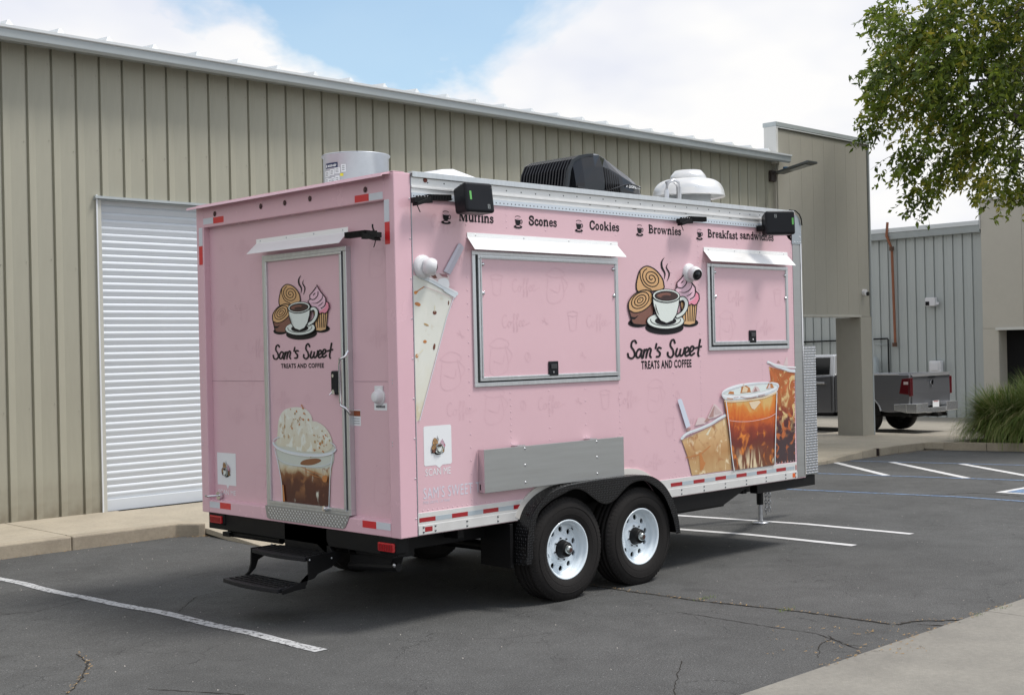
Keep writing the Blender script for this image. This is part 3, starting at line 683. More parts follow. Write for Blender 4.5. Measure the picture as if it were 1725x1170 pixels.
# ---- under the rear: tail lights, folding step, stabilisers
for (a0,a1,b0_,b1_,par) in ((100,172,712,775,0),(928,1022,838,925,0)):
    (ya,za),(yb,zb)=RP(*C3(a0,b0_),.01),RP(*C3(a1,b1_),.01); ylo,yhi=min(ya,yb),max(ya,yb); zlo,zhi=min(za,zb),max(za,zb)
    tl=boxo('tail_light_housing',T,blackm,.005,.10,ylo,yhi,zlo,zhi+.03,.018,3)
    c=(ylo+yhi)/2; zc=zlo+(zhi-zlo)*.52; b=mb(lens_red); b.box(-.012,.008,c-.085,c+.085,zc-.030,zc+.030); l=b.build('tail_light',tl,.006,2)
    b=mb(M('lens_red_dark',(.22,.004,.008),.2))
    for q in range(8): b.box(-.0145,-.0121,c-.072+q*.019,c-.062+q*.019,zc-.020,zc+.020)
    b.build('lens_rib',l)
sy0,sy1=.80,1.49
st=empty('folding_step',(0,0,0),0,T); st['label']='two tread folding entry step below the rear door'
stm=M('step_grip',(.016,.016,.018),.45,bump=.5,bs=250,var=.3,vs=30)
def tread(X0,X1,z,ya,yb):
    n_=10; f=[(X0-.035*math.sin(math.pi*i/n_),ya+(yb-ya)*i/n_) for i in range(n_+1)]
    b=mb(stm); pts=[(x,y,z) for x,y in f]+[(X1,yb,z),(X1,ya,z)]; b.prism(pts,(0,0,-.030)); o=b.build('step_tread',st,.004)
    b=mb(blackm)
    for q in range(5): 
        x=X0+.03+(X1-X0-.05)*q/4; b.box(x,x+.012,ya+.04,yb-.04,z+.0005,z+.006)
    b.build('tread_rib',o)
tread(-.21,.02,.452,sy0+.01,sy1-.01); tread(-.44,-.20,.262,sy0+.015,sy1+.02)
for y in (sy0-.022,sy1+.005):
    b=mb(blackm)
    P=[(-.20,.46),(-.20,.34),(-.215,.27),(-.25,.245),(-.42,.225),(-.42,.255),(-.27,.285),(-.155,.30),(-.12,.33),(.0,.36),(.10,.44),(.10,.47)]
    if y>1: P=[(-.20,.455),(-.205,.34),(-.225,.285),(-.26,.262),(-.42,.24),(-.42,.255),(-.22,.262),(-.17,.30),(-.145,.36),(-.10,.38),(-.05,.40),(.02,.455)]
    b.prism([(x,y,z) for x,z in P],(0,.016,0)); b.build('step_side',st,.002)
b=mb(zinc); b.dome((-.19,sy0-.023,.435),.008,'-y',6,.005); b.dome((0,sy0-.023,.425),.008,'-y',6,.005); b.build('bolt',st)
b=mb(blackm); b.box(.02,.10,sy0+.06,sy1-.10,.455,.64); b.box(.10,.45,sy0,sy0+.02,.44,.62); b.box(.10,.45,sy1-.02,sy1,.44,.62)
b.prism([(.02,1.04,.62),(.02,.92,.62),(.02,.80,.46),(.02,.86,.44),(.02,.98,.50)],(.03,0,0)); b.build('step_bracket',st,.003)
for ya,yb in ((1.70,2.30),(.22,.72)):
    sj=empty('stabiliser_jack',(0,0,0),0,T)
    b=mb(blackm); c=(ya+yb)/2
    if c>1: b.box(.12,.32,ya,yb-.14,.47,.60); b.box(.06,.30,yb-.08,yb+.02,.44,.475); b.tube([(.10,ya-.16,.47),(.12,yb,.46)],.03,8)
    else:
        b.tube([(.14,ya-.02,.40),(.14,yb+.02,.36)],.03,8); b.prism([(.12,ya,.50),(.12,yb,.44),(.12,yb,.36),(.12,ya+.05,.40)],(.10,0,0)); b.box(.1,.3,ya,yb,.46,.60)
    b.build('stabiliser_body',sj,.004)
    b=mb(zinc); b.dome((.10,ya-.02,.42),.016,'-x',10,.01); b.build('bolt',sj)
# ---- roof equipment
def at(px,py,y): p=SP(px,py,y); return p
# exhaust curb drum
DC=((at(541,280,1.15)[0]+at(656,280,1.15)[0])/2,1.15); 
dr_=.5*(656-541)/F*np.dot(np.array([DC[0],DC[1],3.2])-CAM,_f); zt2=at(598,263,1.15)[1]
b=mb(M('galvanised',(.46,.49,.53),.38,.6,var=.06,vs=14)); b.lathe([(dr_-.03,ZT),(dr_-.012,ZT+.03),(dr_-.012,zt2-.02),(dr_,zt2-.012),(dr_+.001,zt2-.004),(dr_-.004,zt2),(dr_-.02,zt2-.004),(dr_-.02,ZT)],(DC[0],DC[1],0),'z',56)
dm=b.build('exhaust_drum',T); dm['label']='round galvanised exhaust drum with maker stickers'
def cylp(c,r,ang,z,l=0): return Vector((c[0]+(r+.001*(l+1))*math.cos(ang),c[1]+(r+.001*(l+1))*math.sin(ang),z))
def drumdec(a,z,l): return cylp(DC,dr_-.012,a,z,l)
# sticker layout on the drum (angle from camera direction)
ac=math.atan2(CAM[1]-DC[1],CAM[0]-DC[0]); navy=M('navy',(.01,.02,.08),.4)
def dang(px): 
    # angle on the drum seen at this column of the picture
    c0=(541+656)/2; s=max(-.999,min(.999,(px-c0)/((656-541)/2))); return ac+math.asin(s)
def patch(D,px0,px1,py0,py1,m_,n_=5):
    A0,A1=dang(px0),dang(px1); z0_,z1_=at((px0+px1)/2,py1,.9)[1],at((px0+px1)/2,py0,.9)[1]
    for i in range(n_): 
        a,c=A0+(A1-A0)*i/n_,A0+(A1-A0)*(i+1)/n_; D.poly([(a,z0_),(c,z0_),(c,z1_),(a,z1_)],m_)
    return A0,A1,z0_,z1_
D=Dec(drumdec)
D.lay(0); A0,A1,q0,q1=patch(D,546.5,567,264.5,273.5,navy)
D.lay(1); D.text('econ-air',A0+(A1-A0)*.25,A1-(A1-A0)*.06,q0+.008,q1-.008,white,.03); D.poly([(A0+(A1-A0)*.05,q0+.008),(A0+(A1-A0)*.18,q0+.008),(A0+(A1-A0)*.16,q1-.01),(A0+(A1-A0)*.08,q1-.01)],white)
D.lay(0)
gp=M('grey_print3',(.25,.26,.28),.5)
for (x0,x1,ya_,yb_) in ((545,553,277,287),(553.5,561,276,286),(561.5,571,275,285),(573,581,271,284),(545,551,289,299),(551,555.5,291,304),(556,561.5,290,303),(562.5,570,289,302)):
    D.lay(0); A0,A1,q0,q1=patch(D,x0,x1,ya_,yb_,white,3); D.lay(1); ns=3
    for k in range(ns):
        za=q0+(q1-q0)*(.2+.24*k); D.poly([(A0+(A1-A0)*.2,za),(A0+(A1-A0)*.75,za),(A0+(A1-A0)*.75,za+(q1-q0)*.10),(A0+(A1-A0)*.2,za+(q1-q0)*.10)],gp)
D.lay(0); patch(D,571,576.5,286,291,M('yellow_print',(.75,.65,.05),.5),2)
D.build('maker_sticker',dm)
# white roof vent
vx,vy=.98,.62; b=mb(M('vent_white',(.76,.77,.80),.35,coat=.2))
b.box(vx-.20,vx+.20,vy-.20,vy+.20,ZT+.004,ZT+.085)
b.add([(vx-.21,vy-.21,ZT+.085),(vx+.21,vy-.21,ZT+.085),(vx+.21,vy+.21,ZT+.085),(vx-.21,vy+.21,ZT+.085),(vx-.11,vy-.13,ZT+.145),(vx+.02,vy-.11,ZT+.160),(vx+.02,vy+.13,ZT+.160),(vx-.13,vy+.13,ZT+.145)],[(0,1,5,4),(1,2,6,5),(2,3,7,6),(3,0,4,7),(4,5,6,7)])
b.build('roof_vent',T,.006)
# air conditioner: lofted hull, nose to the front
AX,AY,AZ=2.72,.93,ZT+.075; AL,AW=1.02,.66
acm=M('black_housing',(.010,.011,.014),.22,coat=.35)
secs=[(0.0,.0,.255,.03,0.0),(.0,.0,.0,0,0)]
def hullsec(x,h,inset,wid,z0=0.):
    w2=AW/2*wid; return [(x,-w2,z0),(x,-w2-.0,z0+h*.45),(x,-w2+.02,z0+h*.75),(x,-w2+inset,h),(x,-w2+inset+.05,h+.012),(x,w2-inset-.05,h+.012),(x,w2-inset,h),(x,w2-.02,z0+h*.75),(x,w2,z0+h*.45),(x,w2,z0)]
HS=1.42
_hs=hullsec
def hullsec(x,h,inset,wid,z0=0.): return [(p[0],p[1],p[2]*HS) for p in _hs(x,h,inset,wid,z0)]
S=[hullsec(.10,.245,.04,.96,.0),hullsec(.20,.278,.04,1),hullsec(.36,.305,.045,1),hullsec(.46,.312,.06,1),hullsec(.56,.300,.09,1),hullsec(.72,.250,.09,1),hullsec(.86,.205,.08,.99),hullsec(.97,.170,.07,.94),hullsec(1.02,.135,.05,.86,.02)]
b=mb(acm); vs=[(AX+p[0],AY+AW/2+p[1],AZ+p[2]) for s_ in S for p in s_]; k=10; nS=len(S)
b.add(vs,[(i*k+j,(i+1)*k+j,(i+1)*k+(j+1)%k,i*k+(j+1)%k) for i in range(nS-1) for j in range(k)],False)
b.add(vs[:k],[tuple(range(k))]); b.add(vs[-k:],[tuple(range(k))])
acu=b.build('air_conditioner',T,.006,2); acu['label']='black rooftop air conditioner with vertical grille fins'
# rear grille fins, curving over the top edge
b=mb(MATS['black_housing'])
path=[(.115,.0),(.02,.03),(.0,.06),(.035,.20),(.085,.262),(.16,.288),(.28,.306),(.36,.313)]
fb=MB().mat(acm)
inner=[(.14,.0),(.05,.04),(.03,.07),(.065,.19),(.105,.243),(.17,.268),(.30,.293),(.36,.297)]
fb.prism([(x,0,z*HS) for x,z in path+inner[::-1]],(0,.012,0)); fme=fb.mesh('grille_fin')
for i in range(17): inst(fme,'grille_fin',acu,(AX,AY+.035+i*(AW-.08)/16,AZ))
sfb=MB().mat(acm); P2=[(.0,.06),(.03,.20),(.08,.262),(.10,.262),(.045,.19),(.02,.06)]
# side louvres
b=mb(M('louvre_dark',(.004,.004,.005),.6)); 
def louv(x,w_,za,zb2,h):
    b=mb(MATS['louvre_dark']); zm=AZ+.45*h*HS; zq=AZ+.75*h*HS; zt3=min(AZ+zb2,zq); P=[(AY-.003,AZ+za),(AY-.003,zm),(AY-.003+.02*(zt3-zm)/max(zq-zm,.01),zt3),(AY+.02,zt3),(AY+.01,AZ+za)]
    b.prism([(AX+x,y,z) for y,z in P],(w_,0,0)); b.build('side_louvre',acu)
for i in range(7): louv(.47+i*.030,.014,.15,.37,.31-.010*i)
for i in range(7): louv(.47+i*.030,.014,.03,.10,.30)
b=mb(acm); cv=[(.10,.10),(.30,.085),(.46,.09),(.62,.12),(.80,.155),(.95,.135)]
b.tube([(AX+x,AY-.004,AZ+z*1.3) for x,z in catmull(cv,False,4)],.008,6); b.tube([(AX+x,AY-.002,AZ+z) for x,z in catmull([(.30,.0),(.5,.045),(.75,.05),(.98,.01)],False,4)],.006,6); b.build('housing_crease',acu)
D=Dec(lambda u,v,l: Vector((u,AY-.006-.001*l,v))); tx0=AX+.76; D.text('DOMETIC',tx0+.03,tx0+.185,AZ+.165,AZ+.193,white,.02); D.stroke([(tx0-.01,AZ+.170),(tx0+.004,AZ+.193),(tx0+.012,AZ+.172)],.006,white,smooth=False); D.build('maker_print',acu)
# mushroom exhaust fan
fy=.85; fx=(at(1095,320,fy)[0]+at(1220,320,fy)[0])/2-.0; fr_=.5*(1219-1096)/F*np.dot(np.array([fx,fy,3.3])-CAM,_f)
zd=at(1157,331,fy)[1]; zs=at(1157,303,fy)[1]; ztp=at(1157,288,fy)[1]
spun=M('spun_aluminium',(.74,.74,.735),.30,.5,var=.03,vs=4)
b=mb(spun); b.lathe([(fr_*.95,zd+.004),(fr_*.99,zd-.012),(fr_*1.0,zd-.006),(fr_*.985,zd+.006)]+[(fr_*(.42+.56*math.cos(R(a_))**.75),zd+.006+(zs-zd-.004)*math.sin(R(a_))) for a_ in range(8,89,8)]+[(fr_*.44,zs+.004)],(fx,fy,0),'z',48)
fan=b.build('exhaust_fan_hood',T); fan['label']='white mushroom shaped exhaust fan hood'
b=mb(spun); b.lathe([(fr_*.49,zs-.002),(fr_*.50,zs+.02),(fr_*.46,zs+.045),(fr_*.36,ztp+.0),(.0001,ztp+.01)],(fx,fy,0),'z',40); b.build('fan_cap',fan)
b=mb(M('galvanised2',(.60,.63,.65),.4,.6)); b.lathe([(fr_*.60,ZT),(fr_*.60,zd+.02),(fr_*.5,zd+.05)],(fx,fy,0),'z',32); b.box(fx-.24,fx+.24,fy-.24,fy+.24,ZT+.004,ZT+.05); b.build('fan_base',fan)
b=mb(zinc); ex,ey=at(1140,320,.55)[0],.55
b.tube([(ex-.12,ey+.02,ZT+.02),(ex-.12,ey+.02,zd-.02),(ex-.11,ey+.02,zd+.05),(ex-.05,ey,zd+.075),(ex+.01,ey,zd+.055),(ex+.03,ey,zd+.02),(ex+.03,ey,ZT)],.022,10); b.build('conduit',fan)
# ================================================================== PRINTED GRAPHICS ON THE WRAP
tan=M('logo_tan',(.62,.37,.17),.36); brown=M('logo_brown',(.20,.085,.06),.36); cream=M('logo_white',(.70,.76,.72),.36); frost=M('logo_frost',(.76,.50,.60),.36); frost2=M('logo_frost_dark',(.78,.28,.38),.36); coffee=M('logo_coffee',(.04,.014,.012),.36); cof2=M('logo_coffee_swirl',(.20,.08,.055),.36); wrp=M('logo_wrapper',(.66,.41,.20),.36)
def logo(D,script=True):
    K=black
    D.lay(1); D.ell(182,660,88,38,K); D.ell(640,656,84,38,K); D.ell(420,700,172,62,K)
    # upper roll
    D.lay(2); up=[(180,375),(166,320),(178,250),(198,190),(245,152),(300,160),(355,200),(398,260),(412,310),(408,352),(330,372),(250,372)]
    D.poly(up,tan,True); D.lay(3); D.stroke(up,10,K,closed=True)
    D.stroke([(200,188),(203,250),(235,320),(300,362)],8,K)
    sp=[]
    for i in range(60):
        t=i/59; a=t*2*math.pi*2.6+1.2; r=8+t*88; x=r*math.cos(a)*.80; y=r*math.sin(a)*1.0; c,s_=math.cos(R(-38)),math.sin(R(-38)); sp.append((302+x*c-y*s_,258+x*s_+y*c))
    D.stroke([p for p in sp if p[0]<405],8,K,smooth=False)
    # lower roll
    D.lay(4); lo=[(92,510),(105,450),(160,392),(240,364),(295,385),(318,460),(318,560),(300,640),(260,672),(190,674),(132,662),(112,600)]
    D.poly(lo,brown,True); D.lay(5); D.poly([(92,510),(105,450),(160,392),(240,364),(295,385),(300,470),(262,520),(200,556),(140,565),(104,545)],tan,True)
    D.lay(6); D.stroke(lo,10,K,closed=True); D.stroke([(104,545),(150,566),(215,552),(275,510),(305,470)],8,K)
    for rx,ry in ((88,62),(58,40),(30,19)): D.ring(198,455,rx,ry,8,K,-40)
    D.ell(196,453,6,5,K); D.poly([(112,600),(150,607),(185,590),(150,625),(118,622)],K)
    # cupcake
    D.lay(4); wr=[(560,470),(708,480),(692,662),(640,678),(585,668)]; D.poly(wr,wrp); D.lay(5); D.stroke(wr,9,K,closed=True,smooth=False)
    for x0_,x1_ in ((600,606),(622,628),(645,645),(668,662),(688,678)): D.stroke([(x0_,500),(x1_,640)],7,K,smooth=False,taper=False)
    D.lay(6); fr2=[(600,470),(560,440),(505,360),(528,338),(524,298),(560,262),(592,222),(600,196),(618,240),(652,290),(690,340),(692,372),(722,400),(726,445),(705,488),(680,500),(655,488),(630,500)]
    D.poly(fr2,frost,False); D.lay(7); D.poly([(692,380),(722,405),(726,445),(705,486),(680,500),(655,486),(632,498),(608,488),(650,462),(688,430)],frost2,True)
    D.lay(8); D.stroke(fr2,9,K,closed=True,smooth=False); D.stroke([(530,338),(570,345),(608,310),(612,270)],8,K); D.stroke([(540,380),(600,385),(650,350),(662,300)],8,K,taper=True); D.stroke([(610,418),(640,405),(665,380)],7,K,taper=True); D.stroke([(645,445),(680,420),(692,380)],8,K); D.stroke([(560,305),(572,290),(585,278)],9,K,taper=True)
    # saucer and cup
    D.lay(9); D.ell(420,644,172,76,K); D.lay(10); D.ell(420,640,163,68,cream); D.lay(11); D.ring(420,632,134,52,6,K,0,-10,190); D.ell(420,640,96,38,K)
    D.lay(12); D.stroke([(532,452),(575,440),(602,470),(600,520),(570,570),(525,600)],44,K); D.lay(13); D.stroke([(532,452),(575,440),(602,470),(600,520),(570,570),(525,600)],26,cream)
    cb=[(294,420),(302,500),(330,590),(368,645),(425,668),(482,645),(518,588),(540,500),(546,420)]
    D.lay(14); D.poly(cb,K); D.lay(15); D.poly([(303,430),(311,500),(338,585),(374,636),(425,657),(476,636),(510,583),(531,500),(537,430)],cream)
    D.lay(16); D.ell(420,418,127,63,K,1); D.lay(17); D.ell(420,416,118,55,cream,1); D.lay(18); D.ell(420,417,106,45,K,1); D.lay(19); D.ell(420,418,100,39,coffee,1); D.lay(20); D.ell(396,410,62,20,cof2,-6); D.lay(21); D.ell(412,420,38,10,coffee,-4)
    D.lay(22); D.stroke([(318,488),(328,540),(350,592)],9,K,taper=True)
    # steam
    D.lay(1); D.stroke([(420,72),(396,110),(398,160),(424,215),(418,268)],17,K,taper=True); D.stroke([(452,124),(438,160),(462,210),(458,250),(442,286)],12,K,taper=True)
    if script:
        w_=17; Z=[
         [(168,838),(155,816),(130,828),(124,870),(146,905),(154,945),(130,975),(100,964),(92,932)],
         [(218,902),(192,892),(170,925),(170,960),(192,966),(212,925),(217,902),(210,948),(222,972)],
         [(240,896),(228,968)],[(230,945),(252,898),(268,904),(256,968)],[(258,940),(282,888),(300,896),(290,944),(300,966)],
         [(349,845),(341,884)],[(389,884),(368,878),(358,900),(380,926),(374,955),(350,960)],
         [(514,836),(502,808),(482,818),(474,860),(496,900),(500,940),(476,966),(452,950),(450,922)],
         [(534,888),(522,938),(536,956),(556,930),(566,888),(558,938),(572,952),(592,925),(600,882)],
         [(608,926),(634,906),(636,880),(616,880),(604,920),(614,952),(642,940)],[(652,920),(678,898),(680,870),(660,872),(648,915),(658,948),(688,928)],
         [(741,806),(722,925),(728,954)],[(694,884),(750,868)]]
        for s_ in Z: D.stroke(s_,w_,K)
SLc=lambda a,b: SP(1040+a/5.319,420+b/5.319)
D=Dec(side3(0),SLc); logo(D); D.build('logo_print',side)
D=Dec(side3(0)); D.text('TREATS AND COFFEE',SLc(190,0)[0]+.0,SLc(664,1040)[0],SP(1118,617.8)[1]-.012,SP(1118,609)[1]+.014,black,.035,1.12); D.build('tagline_print',side)
# rear logo: the same artwork placed on the door
(sa,sz_)=SLc(90,560); (sb,_z)=SLc(728,560); s_top=SLc(420,72)[1]; s_bot=SLc(420,760)[1]
RL=lambda a,b:RP(440+a/5.85,440+b/5.85,.018)
(ra,_a)=RL(118,560); (rb,_b)=RL(683,560); r_top=RL(390,137)[1]; r_bot=RL(400,770)[1]
kx=(ra-rb)/(sb-sa); kz=(r_top-r_bot)/(s_top-s_bot)
def rearconv(a,b):
    x,z=SLc(a,b); return (ra-(x-sa)*kx, r_bot+(z-s_bot)*kz)
D=Dec(rear3(.018),rearconv); logo(D); D.build('logo_print',leaf)
D=Dec(rear3(.018)); D.text('TREATS AND COFFEE',RL(197,1030)[0],RL(620,1030)[0],RL(400,1051)[1],RL(400,1004)[1],black,.035,1.12); D.build('tagline_print',leaf)
# menu line in a bold serif
TT,tt=.17,.075
GL={
'M':(1.22,[([(.15,.05),(.17,.95)],.09),([(.22,.95),(.58,.08)],.19),([(.58,.08),(.93,.95)],.08),([(.97,.05),(.97,.95)],.21),([(.02,.04),(.32,.04)],tt),([(.80,.04),(1.16,.04)],tt),([(.02,.96),(.26,.96)],tt),([(.92,.96),(1.16,.96)],tt)]),
'S':(.72,[([(.60,.72),(.56,.90),(.34,.97),(.13,.86),(.14,.66),(.36,.53),(.56,.40),(.58,.17),(.34,.03),(.12,.12),(.06,.32)],.16),([(.62,.66),(.62,.98)],tt),([(.05,.04),(.05,.36)],tt)]),
'C':(.80,[([(.70,.72),(.60,.90),(.40,.95),(.18,.80),(.13,.5),(.18,.2),(.40,.05),(.60,.10),(.72,.28)],.17),([(.72,.64),(.72,.98)],tt)]),
'B':(.84,[([(.22,.05),(.22,.95)],.20),([(.2,.95),(.48,.93),(.62,.75),(.48,.54),(.24,.52)],.12),([(.4,.52),(.64,.46),(.72,.28),(.6,.08),(.22,.05)],.14),([(.03,.04),(.4,.04)],tt),([(.03,.96),(.4,.96)],tt)]),
'u':(.74,[([(.17,.62),(.17,.22),(.28,.07),(.42,.08),(.52,.2)],.16),([(.58,.64),(.58,.05)],.17),([(.03,.63),(.2,.63)],tt),([(.42,.63),(.6,.63)],tt),([(.56,.04),(.72,.04)],tt)]),
'f':(.46,[([(.20,.05),(.20,.78),(.30,.95),(.46,.92)],.16),([(.04,.63),(.42,.63)],tt),([(.04,.04),(.38,.04)],tt)]),
'i':(.38,[([(.20,.62),(.20,.05)],.17),([(.18,.88),(.22,.88)],.18),([(.05,.63),(.22,.63)],tt),([(.04,.04),(.37,.04)],tt)]),
'n':(.78,[([(.18,.62),(.18,.05)],.17),([(.24,.5),(.36,.63),(.50,.62),(.58,.48),(.58,.05)],.15),([(.04,.63),(.2,.63)],tt),([(.03,.04),(.34,.04)],tt),([(.44,.04),(.75,.04)],tt)]),
's':(.54,[([(.44,.52),(.34,.62),(.16,.60),(.13,.46),(.28,.36),(.44,.27),(.42,.10),(.26,.04),(.10,.14)],.12),([(.46,.46),(.46,.66)],.06),([(.06,.02),(.06,.22)],.06)]),
'c':(.58,[([(.50,.50),(.40,.62),(.24,.60),(.13,.42),(.14,.20),(.28,.06),(.42,.07),(.54,.18)],.15)]),
'o':(.64,[([(.14,.34),(.18,.12),(.32,.05),(.46,.12),(.51,.34),(.46,.56),(.32,.63),(.18,.56),(.14,.34)],.14)]),
'e':(.60,[([(.14,.36),(.50,.38),(.46,.57),(.30,.63),(.16,.52),(.12,.32),(.18,.12),(.34,.05),(.52,.15)],.12)]),
'k':(.76,[([(.18,.95),(.18,.05)],.17),([(.26,.30),(.58,.62)],.08),([(.36,.40),(.62,.06)],.16),([(.04,.96),(.2,.96)],tt),([(.03,.04),(.33,.04)],tt),([(.48,.04),(.76,.04)],tt),([(.46,.63),(.70,.63)],tt)]),
'r':(.56,[([(.18,.62),(.18,.05)],.17),([(.24,.46),(.34,.60),(.50,.60)],.14),([(.04,.63),(.2,.63)],tt),([(.03,.04),(.36,.04)],tt)]),
'w':(1.0,[([(.12,.62),(.32,.06)],.15),([(.32,.06),(.50,.60)],.07),([(.48,.60),(.68,.06)],.15),([(.68,.06),(.88,.60)],.07),([(.02,.63),(.26,.63)],tt),([(.36,.63),(.58,.63)],tt),([(.76,.63),(.98,.63)],tt)]),
'a':(.64,[([(.14,.50),(.24,.62),(.40,.60),(.44,.45),(.44,.15),(.50,.05),(.60,.08)],.14),([(.42,.36),(.22,.30),(.13,.18),(.20,.06),(.34,.06),(.44,.18)],.12)]),
't':(.46,[([(.20,.82),(.20,.18),(.28,.05),(.42,.10)],.15),([(.03,.62),(.40,.62)],tt)]),
'd':(.72,[([(.52,.95),(.52,.05)],.17),([(.50,.52),(.34,.63),(.18,.55),(.13,.34),(.18,.12),(.32,.05),(.48,.14)],.13),([(.38,.96),(.54,.96)],tt),([(.50,.04),(.68,.04)],tt)]),
'h':(.78,[([(.18,.95),(.18,.05)],.17),([(.24,.5),(.36,.63),(.50,.62),(.58,.48),(.58,.05)],.15),([(.04,.96),(.2,.96)],tt),([(.03,.04),(.34,.04)],tt),([(.44,.04),(.75,.04)],tt)]),
' ':(.34,[])}
def serif(D,txt,u0,u1,v0,h):
    tot=sum(GL[c][0] for c in txt); k=(u1-u0)/tot; u=u0
    for c in txt:
        a,ss=GL[c]
        for pts,w_ in ss: D.stroke([(u+p[0]*k,v0+p[1]*h) for p in pts],w_*min(k,h)*1.38,black,cap=w_>.1)
        u+=a*k
for txt,pa,pb,bl in (('Muffins',C4(272,387),C4(443,396),0),('Scones',C4(617,408),C4(755,414),0),('Cookies',C4(915,430),C4(1062,435),0),('Brownies',C5(222,410),C5(392,417),0),('Breakfast',C5(529,431),C5(685,438),0),('sandwiches',C5(697,439),C5(872,447),0)):
    (xa,za),(xb,zb)=SP(*pa),SP(*pb); D=Dec(side3(0)); serif(D,txt,xa,xb,(za+zb)/2,.066); D.build('menu_word',side)
for c,f in (((207,362),C4),((562,385),C4),((862,405),C4),((176,387),C5),((486,409),C5)):
    x,z=SP(*f(*c)); D=Dec(side3(0)); D.lay(1); D.poly([(x-.030,z+.012),(x+.030,z+.012),(x+.024,z-.020),(x+.012,z-.034),(x-.012,z-.034),(x-.024,z-.020)],black); D.ring(x+.032,z-.006,.012,.013,.006,black); D.ell(x,z-.045,.044,.013,black); D.ring(x,z+.022,.028,.012,.004,black,0,15,165); D.lay(2); D.ell(x,z-.041,.022,.004,pink)
    D.ring(x,z+.012,.028,.005,.003,M('pink_print2',(.85,.60,.68),.4)); D.build('cup_icon',side)
# white print near the rear corner: bubble (code left out), lettering
def pz(f,a,b_): return SP(*f(a,b_))
D=Dec(side3(0)); 
(xa,zt_),(xb,zb_)=pz(C6,92,328),pz(C6,226,502); D.lay(0); D.poly([(xa,zb_+.01),(xa+.01,zb_),(xa+.105,zb_),(xa+.135,zb_-.022),(xa+.165,zb_),(xb-.01,zb_),(xb,zb_+.01),(xb,zt_-.01),(xb-.01,zt_),(xa+.01,zt_),(xa,zt_-.01)],white)
cxm=(xa+xb)/2; czm=(zt_+zb_)/2; D.build('bubble_print',side); D=Dec(side3(-.0008),lambda a,b_:(cxm+(a-420)*.00019,czm-(b_-420)*.00019)); logo(D,False); D.build('small_logo_print',side)
D=Dec(side3(0))
xa,z_a=pz(C6,102,556); xb,_q=pz(C6,221,548); D.lay(0); D.text('SCAN ME',xa,xb,z_a-.008,z_a+.040,white,.0); D.build('scan_print',side); D=Dec(side3(0))
xa,z_a=pz(C6,93,669); xb,_q=pz(C6,372,650); D.text("SAM'S SWEET TR",xa,xb+.02,.874,pz(C6,200,603)[1],M('pale_print',(.66,.66,.74),.4),.0,1.1); D.build('address_print',side); D=Dec(side3(0))
xa,z_a=pz(C6,93,690); xb,_q=pz(C6,217,680); D.text('PINE GROVE, CA 95665',xa,xb,.838,.861,MATS['pale_print'],.0,1.1)
D.build('address_print',side)
D=Dec(rear3(.055)); (ya,zt_),(yb,zb_)=RP(*C3(134,413),.055),RP(*C3(229,580),.055)
D.poly([(ya,zb_),(ya-.13,zb_),(ya-.15,zb_-.03),(ya-.17,zb_),(yb,zb_),(yb,zt_),(ya,zt_)],white); cy2=(ya+yb)/2; cz2=(zt_+zb_)/2; D2=Dec(rear3(.0542),lambda a,b_:(cy2-(a-420)*.00019,cz2-(b_-420)*.00019)); logo(D2,False); D2.build('small_logo_print',rw)
D.lay(0); D.build('bubble_print',rw); D=Dec(rear3(.055)); D.text('SCAN ME',RP(*C3(141,600),.055)[0],RP(*C3(226,600),.055)[0],RP(*C3(180,622),.055)[1],RP(*C3(180,598),.055)[1],white,.0); D.build('scan_print',rw)
# faint line drawings all over the wrap
COFFEE=[[(.62,.95),(.45,1.08),(.2,.9),(.1,.5),(.2,.12),(.45,.02),(.7,.2)],[(.95,.5),(.78,.4),(.78,.12),(.95,.02),(1.1,.2),(1.05,.42),(.95,.5),(1.2,.42),(1.45,.6),(1.6,1.0),(1.5,1.12),(1.42,.9),(1.4,.3),(1.38,-.35),(1.48,-.4),(1.5,-.1),(1.42,.1)],[(1.42,.1),(1.7,.35),(1.9,.65),(2.02,1.0),(1.92,1.12),(1.83,.9),(1.8,.3),(1.78,-.35),(1.88,-.4),(1.9,-.1),(1.82,.1)],[(1.85,.1),(2.1,.22),(2.35,.35),(2.3,.5),(2.15,.48),(2.08,.2),(2.2,.02),(2.45,.12),(2.7,.35),(2.68,.5),(2.52,.48),(2.45,.2),(2.58,.02),(2.85,.12),(3.4,.3)]]
